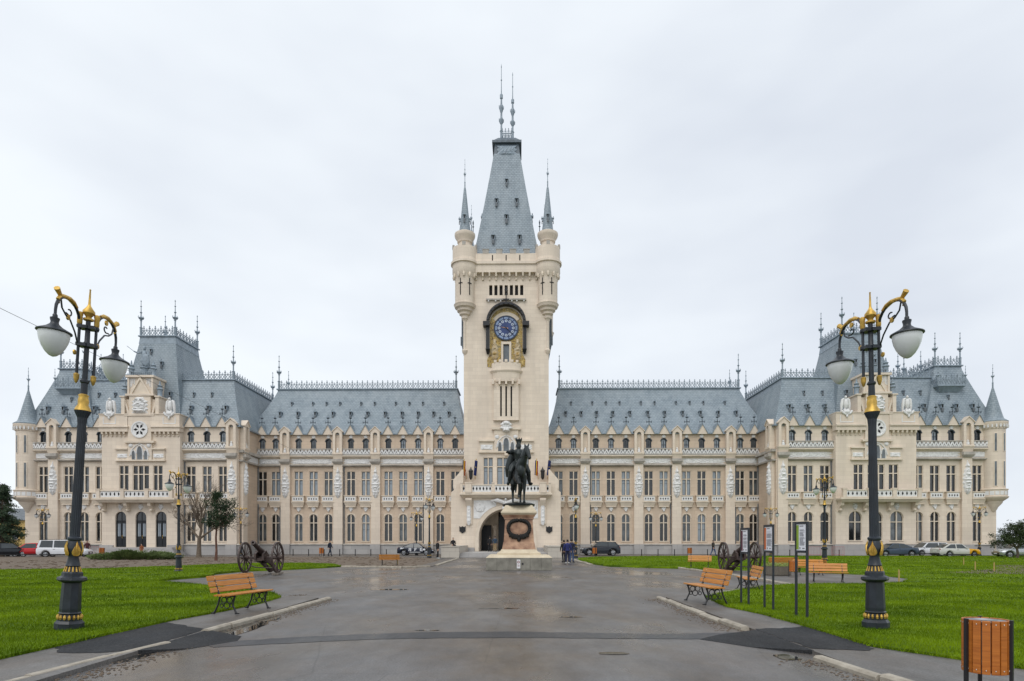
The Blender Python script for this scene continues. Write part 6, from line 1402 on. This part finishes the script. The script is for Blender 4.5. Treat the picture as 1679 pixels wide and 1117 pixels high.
    for sg in (-1,1):
        MB().ell((X(.025),sg*w*.66,top(.05)-.12),(.14,.2,.075)).build('headlight', HEAD, r, True); MB().ell((X(.975),sg*w*.72,top(.95)-.16),(.11,.17,.12)).build('tail_light', TAIL, r, True)
    MB().box(X(.0)-.06,X(-.004),-w*.6,w*.6,.32,.5).build('grille', CARBLK, r); MB().box(X(0)-.01,X(-.006),-.26,.26,.36,.47).build('number_plate', PLATE, r); MB().box(X(1.006),X(1)+.02,-.26,.26,.56,.67).build('number_plate', PLATE, r); MB().box(X(1.004),X(.95),-w*.82,w*.82,.24,.42).build('bumper', CARBLK, r)
    if roofrail:
        for sg in (-1,1): MB().tube([(X(green[1][0]+.04),sg*hw(zmx)*.92,zmx+.05),(X(green[-2][0]-.04),sg*hw(zmx)*.92,zmx+.05)],.02,6).build('roof_rail', CARBLK, r)
    return r
HATCH = ([(0,.62),(.05,.72),(.25,.88),(.6,.94),(.95,.95),(1,.82)], [(.22,.88),(.38,1.40),(.55,1.46),(.85,1.40),(.98,.92)])
SEDAN = ([(0,.60),(.05,.70),(.25,.86),(.6,.93),(.85,.98),(.97,.95),(1,.80)], [(.22,.85),(.40,1.38),(.52,1.43),(.66,1.38),(.86,.97)])
VAN = ([(0,.62),(.04,.75),(.2,.95),(.6,1.0),(.97,1.02),(1,.9)], [(.17,.92),(.33,1.70),(.45,1.78),(.95,1.74),(.99,1.0)])
SUV = ([(0,.72),(.05,.88),(.28,1.0),(.6,1.06),(.95,1.08),(1,.9)], [(.27,1.0),(.42,1.54),(.52,1.60),(.88,1.52),(.98,1.06)])
WAGON = ([(0,.62),(.05,.74),(.24,.9),(.6,.95),(.97,.97),(1,.82)], [(.21,.9),(.37,1.45),(.5,1.52),(.92,1.48),(.99,.97)])
OLD = ([(0,.66),(.04,.80),(.28,.88),(.6,.92),(.97,.94),(1,.8)], [(.30,.86),(.42,1.36),(.50,1.39),(.74,1.36),(.92,.93)])
NAVY = paint('navy_paint', (.012,.016,.032)); CHAR = paint('charcoal_paint', (.020,.024,.032)); DK = paint('black_paint', (.012,.015,.02)); RED = paint('red_paint', (.48,.02,.025)); WHT = paint('white_paint', (.66,.67,.70), 0); BLU = paint('slate_blue_paint', (.055,.075,.11)); SIL = paint('silver_paint', (.42,.44,.46), .5); YEL = paint('yellow_paint', (.66,.33,.01), 0); OWH = paint('old_white_paint', (.55,.54,.51), 0)
def CX(px, d): return (px-839.5)/F*d
car('black hatchback seen from behind at the left edge of the picture', CX(13,63.5), 63.5, 38, 4.0, 1.7, 1.45, *HATCH, DK)
car('dark car partly hidden behind the black hatchback at the left edge', CX(-6,67), 67, 20, 4.2, 1.7, 1.45, *WAGON, CHAR)
car('red hatchback nosing out beside the white van', CX(52,64.6), 64.6, 207, 3.9, 1.68, 1.45, *HATCH, RED)
car('white van with dark windows parked left of the palace steps', CX(107,63.8), 63.8, 16, 4.6, 1.8, 1.8, *VAN, WHT, roofrail=True)
cr_ = car('dark sedan with white lettering on its doors left of the entrance', CX(683,70.8), 70.8, -4, 4.2, 1.74, 1.45, *SEDAN, NAVY)
car('dark four-wheel drive parked right of the entrance', CX(984,70), 70, 183, 4.35, 1.9, 1.6, *SUV, CHAR, wr=.36, wheels=(.18,.8))
car('slate blue sedan parked in front of the right pavilion', CX(1465,64.8), 64.8, 181, 4.5, 1.8, 1.45, *SEDAN, BLU)
car('white estate car behind the yellow-nosed car', CX(1521,67.5), 67.5, 184, 4.2, 1.75, 1.5, *WAGON, WHT, roofrail=True)
car('old white car with yellow front wings and bonnet', CX(1566,63.5), 63.5, 2, 4.35, 1.66, 1.4, *OLD, OWH, nose=YEL, wheels=(.17,.77), wr=.29)
car('silver car half hidden by the tree at the right edge', CX(1672,61), 61, 170, 4.3, 1.75, 1.45, *HATCH, SIL)
WLET = M('white_lettering', (.75,.76,.78), .5)
fnt = MB(); GLY = {'R':[(0,0,.25,1),(0,.8,.8,1),(0,.42,.8,.6),(.58,.5,.82,.9),(.5,0,.8,.45)],'F':[(0,0,.27,1),(0,.8,.8,1),(0,.42,.62,.6)],'G':[(0,.1,.26,.9),(.1,.8,.8,1),(.1,0,.8,.2),(.56,.1,.82,.5),(.42,.38,.82,.54)]}
for i, ch in enumerate('RFG'):
    g = MB(); 
    for a,b,c,d in GLY[ch]: g.box(a*.36,c*.36,-.008,.004,b*.36,d*.36)
    g.build('door_lettering', WLET, cr_, loc=(-.72+.66*i,-.885,.50))
MB().box(-.62,.62,-.008,.004,0,.05).build('door_lettering', WLET, cr_, loc=(0,-.88,.36)); MB().ell((0,0,0),(.15,.012,.1),8,6).build('logo', WLET, cr_, loc=(1.08,-.882,.68)); MB().prism([(-.2,0),(.2,.08),(.18,.2),(.05,.12),(-.08,.22),(-.2,.16)],-.006,.006).build('logo', WLET, cr_, loc=(-1.5,-.872,.72))
# ---------------------------------------------------------------- people
SKIN = M('skin', (.50,.31,.22), .6); HAIR = M('dark_hair', (.018,.013,.011), .7); SHOE_D = M('dark_shoe', (.015,.015,.016), .6); SHOE_W = M('white_shoe', (.7,.7,.68), .6)
CL = {k: M('cloth_'+k, c, .85, bump=.3, bs=30) for k, c in dict(black=(.012,.012,.014), navy=(.014,.018,.05), blue=(.02,.028,.13), dkblue=(.014,.022,.04), jeans=(.045,.075,.16), olive=(.04,.034,.026), maroon=(.075,.02,.022), rust=(.26,.085,.03), tan=(.32,.22,.11), grey=(.05,.05,.055), teal=(.03,.055,.09)).items()}
def person(label, x, y, h, rz, top, bot, pose='stand', shoe=SHOE_D, z=0.0, coat=0.0, bag=None):
    s = h/1.75; b = MB(); st = {'stand':(.02,-.02),'walk':(.24,-.24),'sit':(0,0)}[pose]
    hip = .93; sit = pose == 'sit'
    b.tube([(0,0,hip-.02),(0,.0,1.05),(0,.01,1.25),(0,.01,1.42),(0,.015,1.5)],[.165,.155,.17,.18,.10],12); b.ell((0,.01,1.40),(.225,.115,.10)); b.ell((0,0,.95),(.175,.13,.12))
    b.tube([(0,.01,1.48),(0,-.005,1.60)],[.06,.055],8); b.ell((0,-.01,1.655),(.075,.095,.115)); b.tube([(0,-.10,1.66),(0,-.122,1.635)],[.014,.018],6)
    for sg in (-1,1): b.ell((sg*.077,.0,1.65),(.012,.02,.03),6,4)
    b.ell((0,.012,1.70),(.085,.10,.085))
    hands = []
    for sg, d in ((-1,st[0]),(1,st[1])):
        if sit: leg = [(sg*.09,0,.93),(sg*.12,-.42,.93),(sg*.12,-.46,.55),(sg*.12,-.45,.12)]; toe = [(sg*.12,-.44,.06),(sg*.13,-.60,.04)]
        else:
            leg = [(sg*.09,0,.93),(sg*.10,-d*.55-.03,.52),(sg*.10,-d+(.06 if d < 0 else 0),.10)]; toe = [(sg*.10,-d+(.09 if d < 0 else .02),.055),(sg*.12,-d-.17+(.06 if d < 0 else 0),.035)]
        b.tube(leg, [.105,.075]+[.065]*(len(leg)-3)+[.055], 9); b.tube(toe,[.055,.045],8)
        e = -d*.8; el = (sg*.27,.02-e*.3,1.14); wr_ = (sg*.27,-.06-e*.8,.90) if not sit else (sg*.14,-.26,1.02)
        b.tube([(sg*.20,.01,1.42),el,wr_],[.07,.055,.04],8); hd = Vector(wr_)-Vector(el); hp = Vector(wr_)+hd.normalized()*.05
        b.tube([wr_, tuple(hp)],[.038,.042],7); fingers(b, tuple(hp), tuple(hd), sg); hands.append(Vector(wr_))
    if coat: b.tube([(0,0,.98),(0,0,.98-coat)],[.17,.2],12)
    if bag: b.ell((0,.17,1.22),(.15,.09,.22))
    me = organic(b, .017, 3, .4)
    for m in (SKIN, CL[top], CL[bot], shoe, HAIR): me.materials.append(m)
    for p in me.polygons:
        c = p.center
        if c.z > 1.53: i = 4 if (c.z > 1.715 or (c.y > .005 and c.z > 1.60)) else 0
        elif min((c-q).length for q in hands) < .05 or any(c.z < q.z-.01 and (c-q).length < .2 and abs(c.x) > .17 for q in hands): i = 0
        elif c.z < .085: i = 3
        elif c.z < (.94-coat if not sit else .99) and not (abs(c.x) > .215 and c.z > .85): i = 2
        else: i = 1
        p.material_index = i
    o = ob('person', me, None, (x,y,z), R(rz), (s,s,s)); tag(o, label, 'person')
def PG(px, py): return G(px, py)
def at_d(px, d): return (CX(px,d), d)
person('person in maroon jacket standing right of the white van', *at_d(143,66), 1.72, 20, 'maroon', 'black')
person('person in rust brown coat standing before the left palace doors', *at_d(232,66.8), 1.35, 0, 'rust', 'rust', coat=.5)
person('person in dark clothes walking along the wall left of the entrance', *at_d(541,67.5), 1.72, 75, 'dkblue', 'dkblue', 'walk', bag=True)
person('man in black with white shoes standing left of the steps', *PG(717.5,916), 1.72, 100, 'black', 'black', shoe=SHOE_W)
person('person in black sitting on the left stone block', CX(742.5,61.6), 61.9, 1.66, 25, 'black', 'black', 'sit', z=.33)
person('person in black standing in the entrance arch', *at_d(803,70.2), 1.72, 150, 'black', 'black', z=.45)
person('person in teal top and tan trousers in the entrance arch', *at_d(811.5,69.2), 1.75, 170, 'teal', 'tan', z=.45)
person('man in black jacket, left of the three men by the lamp', *PG(924.5,922), 1.74, 200, 'black', 'black')
person('man in bright blue jacket, middle of the three men, white shoes', *PG(930.5,923.5), 1.76, 175, 'blue', 'navy', shoe=SHOE_W)
person('man in navy jacket and jeans, right of the three men', *PG(937.5,922.5), 1.80, 150, 'navy', 'jeans')
person('person in olive jacket and jeans walking past the right wing', *at_d(1169.5,69.5), 1.74, 95, 'olive', 'jeans', 'walk')

# ---------------------------------------------------------------- trees
def leafcloud(mb, rg, pts, n, spread, size, droop=0.0):
    for i in range(n):
        p = Vector(rg.choice(pts)); c = p+Vector((rg.gauss(0,spread),rg.gauss(0,spread),rg.gauss(0,spread*.8)-droop*rg.random()))
        u = Vector((rg.uniform(-1,1),rg.uniform(-1,1),rg.uniform(-.7,.7))).normalized(); v = u.orthogonal().normalized(); v = (v*math.cos(i)+u.cross(v)*math.sin(i)); s = size*rg.uniform(.6,1.3)
        mb.add([c-u*s*.5, c+v*s*.25, c+u*s*.5, c-v*s*.25],[(0,1,2,3)])
def branchy(rg, p, d, L, r, depth, out, tips, kids=3, bend=.25, up=.12, spread=.7, shrink=.68):
    pts, rs = [Vector(p)], [r]; q = Vector(p); d = Vector(d).normalized(); n = 4
    for i in range(n):
        d = (d+Vector((rg.gauss(0,bend),rg.gauss(0,bend),rg.gauss(0,bend*.6)+up))*.5).normalized(); q = q+d*(L/n); pts.append(q.copy()); rs.append(max(.007,r*(1-.45*(i+1)/n)))
    out.tube(pts, rs, 6 if r > .03 else 4, caps=False)
    if depth == 0: tips.append(q.copy()); return
    for k in range(kids):
        t = rg.uniform(.35,1.0); i = min(n, int(t*n)); a = rg.uniform(0,6.28); o = d.orthogonal().normalized(); o = Matrix.Rotation(a,3,d) @ o
        branchy(rg, pts[i], d+o*rg.uniform(.5,1.0)*spread*1.3, L*shrink*rg.uniform(.7,1.15), rs[i]*.62, depth-1, out, tips, kids, bend, up, spread, shrink)
BARK = M('bark', (.10,.075,.055), .95, col2=(.17,.135,.10), vs=6, bump=.6, bs=20); BARKR = M('pine_bark', (.13,.065,.045), .95, var=.3, vs=6, bump=.6, bs=20)
PINE = M('pine_needles', (.014,.030,.014), .7, col2=(.035,.062,.026), vs=3, spec=.2); SPRU = M('spruce_needles', (.016,.032,.018), .7, col2=(.045,.072,.034), vs=2, spec=.2); LEAF = M('leaves', (.022,.038,.014), .6, col2=(.055,.078,.026), vs=3, spec=.3); JUNI = M('juniper', (.045,.072,.020), .8, col2=(.12,.16,.05), vs=1.5, spec=.2)
# bare tree forking low
x, y = G(325,914); x = CX(326,60.5); y = 60.5
t = empty('bare_tree', (x,y,0)); tag(t, 'bare leafless tree with forked trunk before the left pavilion', 'tree')
rg = random.Random(12); tr, tips = MB(), []
tr.tube([(0,0,-.05),(.0,0,.3),(.02,0,1.2),(.05,0,1.9)],[.34,.24,.19,.18],10)
tr.build('trunk', BARK, t, True); br = MB()
for d, L in (((-.55,.1,.8),3.4),((.35,-.1,.9),3.6),((.0,.2,1),3.9),((.9,0,.55),3.0)): branchy(rg, (.05,0,1.85), d, L, .11, 4, br, tips, 4, .26, .16, .75, .68)
br.build('branches', BARK, t, True)
# thin pine
x, y = G(354,920); t = empty('pine_tree', (x,y,.03)); tag(t, 'thin young pine with reddish trunk and tufted branches', 'tree')
rg = random.Random(4); MB().tube([(0,0,-.05),(.05,0,.9),(.0,0,1.9),(.10,0,3.2),(.05,0,4.6),(.12,0,5.7)],[.14,.09,.08,.07,.05,.02],8).build('trunk', BARKR, t, True)
lm, nd = MB(), MB(); ends = []
for i in range(40):
    z = rg.uniform(2.3,5.5); a = rg.uniform(0,6.28); L = rg.uniform(.5,1.35)*(1.25 if z < 4.4 else .6); 
    if i < 5: a = -.1+rg.uniform(-.25,.25); L = 1.75; z = 2.9+.28*i
    p = [Vector((.05,0,z))]; d = Vector((math.cos(a),math.sin(a),.25))
    for k in range(4): d = (d+Vector((rg.gauss(0,.12),rg.gauss(0,.12),.12))).normalized(); p.append(p[-1]+d*L/4)
    lm.tube(p,[.03,.025,.02,.014,.008],5); ends += p[2:]
lm.build('limbs', BARKR, t)
for e in ends:
    for k in range(38):
        c = e+Vector((rg.gauss(0,.15),rg.gauss(0,.15),rg.gauss(0,.12))); u = Vector((rg.uniform(-1,1),rg.uniform(-1,1),rg.uniform(-.5,.9))).normalized()*rg.uniform(.10,.22); v = u.orthogonal().normalized()*.032
        nd.add([c-v,c+v,c+u],[(0,1,2)])
nd.build('needles', PINE, t)
# spruce at the left edge
x, y = CX(4,66), 66.0; t = empty('spruce_tree', (x,y,0)); tag(t, 'dark dense conifer at the left edge beside the corner turret', 'tree')
rg = random.Random(8); MB().tube([(0,0,-.05),(0,0,7.5)],[.22,.03],8).build('trunk', BARK, t, True); nd, lm = MB(), MB()
for i in range(190):
    z = 1.0+6.6*(i/190)**.9; Rr = 2.5*(1-(z-1)/7.2)**.8*rg.uniform(.65,1.1)+.1; a = rg.uniform(0,6.28); n = max(2,int(Rr*3)); p0 = Vector((0,0,z+.3)); p1 = Vector((Rr*math.cos(a),Rr*math.sin(a),z-.25*Rr+.2)); lm.tube([p0,p1],[.025,.008],4)
    for k in range(int(26+Rr*42)):
        f = rg.uniform(.2,1); c = p0.lerp(p1,f)+Vector((rg.gauss(0,.13),rg.gauss(0,.13),rg.gauss(0,.10)-.06)); u = (p1-p0).normalized()*.6+Vector((rg.uniform(-1,1),rg.uniform(-1,1),rg.uniform(-.9,.3)))*.7; u = u.normalized()*rg.uniform(.10,.22); v = u.orthogonal().normalized()*.045
        nd.add([c-v,c+v,c+u],[(0,1,2)])
lm.build('limbs', BARK, t); nd.build('needles', SPRU, t)
# small leafy tree at the right edge
x, y = CX(1668,56), 56.0; t = empty('leafy_tree', (x,y,0)); tag(t, 'low spreading dark leafy tree at the right edge by the silver car', 'tree')
rg = random.Random(21); tr, tips = MB(), []
tr.tube([(0,0,-.05),(.05,0,.5),(-.05,0,1.1)],[.13,.10,.09],8); tr.build('trunk', BARK, t, True); br = MB()
for d, L in (((-.8,0,.5),1.3),((.7,.3,.6),1.3),((0,-.3,1),1.35),((-.3,.4,.9),1.3),((.5,-.6,.5),1.2),((-.6,-.5,.7),1.2)): branchy(rg, (-.05,0,1.0), d, L, .06, 3, br, tips, 3, .3, .04, .8, .72)
br.build('limbs', BARK, t); lv = MB(); leafcloud(lv, rg, tips, 8500, .17, .14); lv.build('leaves', LEAF, t)
# juniper mound
x, y = CX(228,54.5), 54.0; t = empty('juniper', (x,y,.03)); tag(t, 'low spreading green juniper in front of the left palace steps', 'shrub')
rg = random.Random(2); nd, lm = MB(), MB()
for i in range(230):
    a = rg.uniform(0,6.28); q = math.sqrt(rg.random()); px, py_ = 4.3*q*math.cos(a), 1.9*q*math.sin(a); hgt = (.62+.25*math.sin(a*3+1))*(1-q*q)**.9+.08
    u0 = Vector((math.cos(a)*1.2,math.sin(a)*.8,.5)).normalized(); c0 = Vector((px*.8,py_*.8,hgt*.55)); lm.tube([c0-u0*.3-Vector((0,0,.2)),c0+u0*.5],[.02,.006],4)
    for k in range(80):
        f = rg.uniform(-.25,.65); c = c0+u0*f+Vector((rg.gauss(0,.11),rg.gauss(0,.11),rg.gauss(0,.06))); u = (u0+Vector((rg.uniform(-1,1),rg.uniform(-1,1),rg.uniform(-.2,.6)))*.6).normalized()*rg.uniform(.08,.18); v = u.orthogonal().normalized()*.03
        nd.add([c-v,c+v,c+u],[(0,1,2)])
lm.build('stems', BARK, t); nd.build('foliage', JUNI, t)

# ---------------------------------------------------------------- small street things
BOL = MB().lathe([(.07,0),(.07,.05),(.05,.07),(.045,.62),(.06,.65),(.05,.72),(.0,.75)], n=10).mesh('bollard', BLACK, True)
BPX = [(455+25.5*i, 'left') for i in range(8)]+[(318+0*i,'left') for i in range(0)]+[(1052+27*i,'right') for i in range(13)]
for px, sd in BPX:
    if abs(px-1170) < 8: continue
    d = 69.2 if abs(px-839) < 420 else 66.5
    tag(ob('bollard', BOL, None, (CX(px,d),d,-.006)), 'small black bollard in the row along the %s wing wall' % sd, 'bollard', 'bollards along the %s wing' % sd)
BARR = M('barrier_red', (.42,.12,.12), .5)
def barrier(px, d, w, label):
    r = empty('crowd_barrier', (CX(px,d),d,-.006)); tag(r, label, 'barrier')
    f = MB().tube([(-w/2,0,.12),(-w/2,0,1.05),(w/2,0,1.05),(w/2,0,.12)],.022,6).tube([(-w/2,0,.2),(w/2,0,.2)],.02,6); f.build('frame', BARR, r)
    for k in range(1,int(w/.16)): MB().tube([(-w/2+.16*k,0,.2),(-w/2+.16*k,0,1.05)],.009,5).build('bar', BARR, r)
    for sg in (-1,1): MB().box(sg*w*.4-.03,sg*w*.4+.03,-.3,.3,0,.04).box(sg*w*.4-.015,sg*w*.4+.015,-.015,.015,.04,.2).build('foot', BARR, r)
barrier(154,66.4,1.1,'red metal barrier right of the person in maroon'); barrier(1336,69.4-4,1.3,'left red barrier at the foot of the right pavilion'); barrier(1374,69.4-4,1.3,'right red barrier at the foot of the right pavilion')
STK = M('stake_wood', (.42,.30,.10), .8)
for i, (px, py, lab) in enumerate(((1580,929,'short yellow stake in the far right lawn, left of two'),(1599,938,'taller yellow stake in the far right lawn'),(1630,940,'rusty stake beside the worn patch of the right lawn'),(640+12,927,'yellow stake in the bare earth right of the bench'),(1474,958,'thin stake in the lawn right of the large right lamp'))):
    x, y = G(px,py); tag(MB().box(-.025,.025,-.015,.015,-.05,.42).prism([(-.025,.42),(.025,.42),(0,.5)],-.015,.015).build('stake', STK, None, loc=(x,y,.09)), lab, 'stake')
# overhead wire from a pole outside the picture to the left wing
a, b = Vector((-16.0, 16.0, 7.2)), Vector((-19.6, 76.6, 7.6)); pts = []
a = Vector((CX(-220,15), 15.0, CAMH+(HZ-398)/F*15)); b = Vector((CX(592,76.3), 76.3, CAMH+(HZ-790)/F*76.3))
for k in range(25): q = k/24; pts.append(a.lerp(b,q)-Vector((0,0,.25*4*q*(1-q)*.35)))
wr = MB().tube(pts, .008, 5); tag(wr.build('overhead_wire', BLACK), 'thin overhead wire crossing in front of the left wing', 'wire')
pole = MB().tube([(a.x,a.y,0),(a.x,a.y,a.z+.4)],[.14,.09],10); tag(pole.build('wire_pole', IRON), 'iron pole that carries the overhead wire, outside the left edge', 'pole')
# ochre house far behind the conifer
hs = empty('ochre_house', (CX(20,104),104,0)); tag(hs, 'ochre house with grey roof behind the dark conifer', 'house')
OCH = M('ochre_render', (.52,.36,.13), .85, var=.1); MB().box(-9,2.9,0,10,0,5.2).build('wall', OCH, hs); MB().frus((-9.4,3.3,-.4,10.4),5.2,(-6,1,4,6),7.4).build('roof', LEAD, hs)
for k in range(4): w_ = MB().box(-7.6+2.7*k-.55,-7.6+2.7*k+.55,-.04,.02,1.8,3.6).build('window', TRIM, hs); MB().box(-7.6+2.7*k-.42,-7.6+2.7*k+.42,-.06,-.035,1.92,3.48).build('pane', GL_C, w_)
# slot wind vane rods: hedge line far right
hd = MB(); rg = random.Random(9)
pts = [(CX(1650+12*i,120)+rg.uniform(-1,1),120+rg.uniform(-2,2),rg.uniform(.4,2.4)) for i in range(26) for _ in range(3)]
leafcloud(hd, rg, pts, 5200, .7, .5); tag(hd.build('far_hedge', LEAF), 'dark hedge far beyond the right corner turret', 'hedge', kind='stuff')
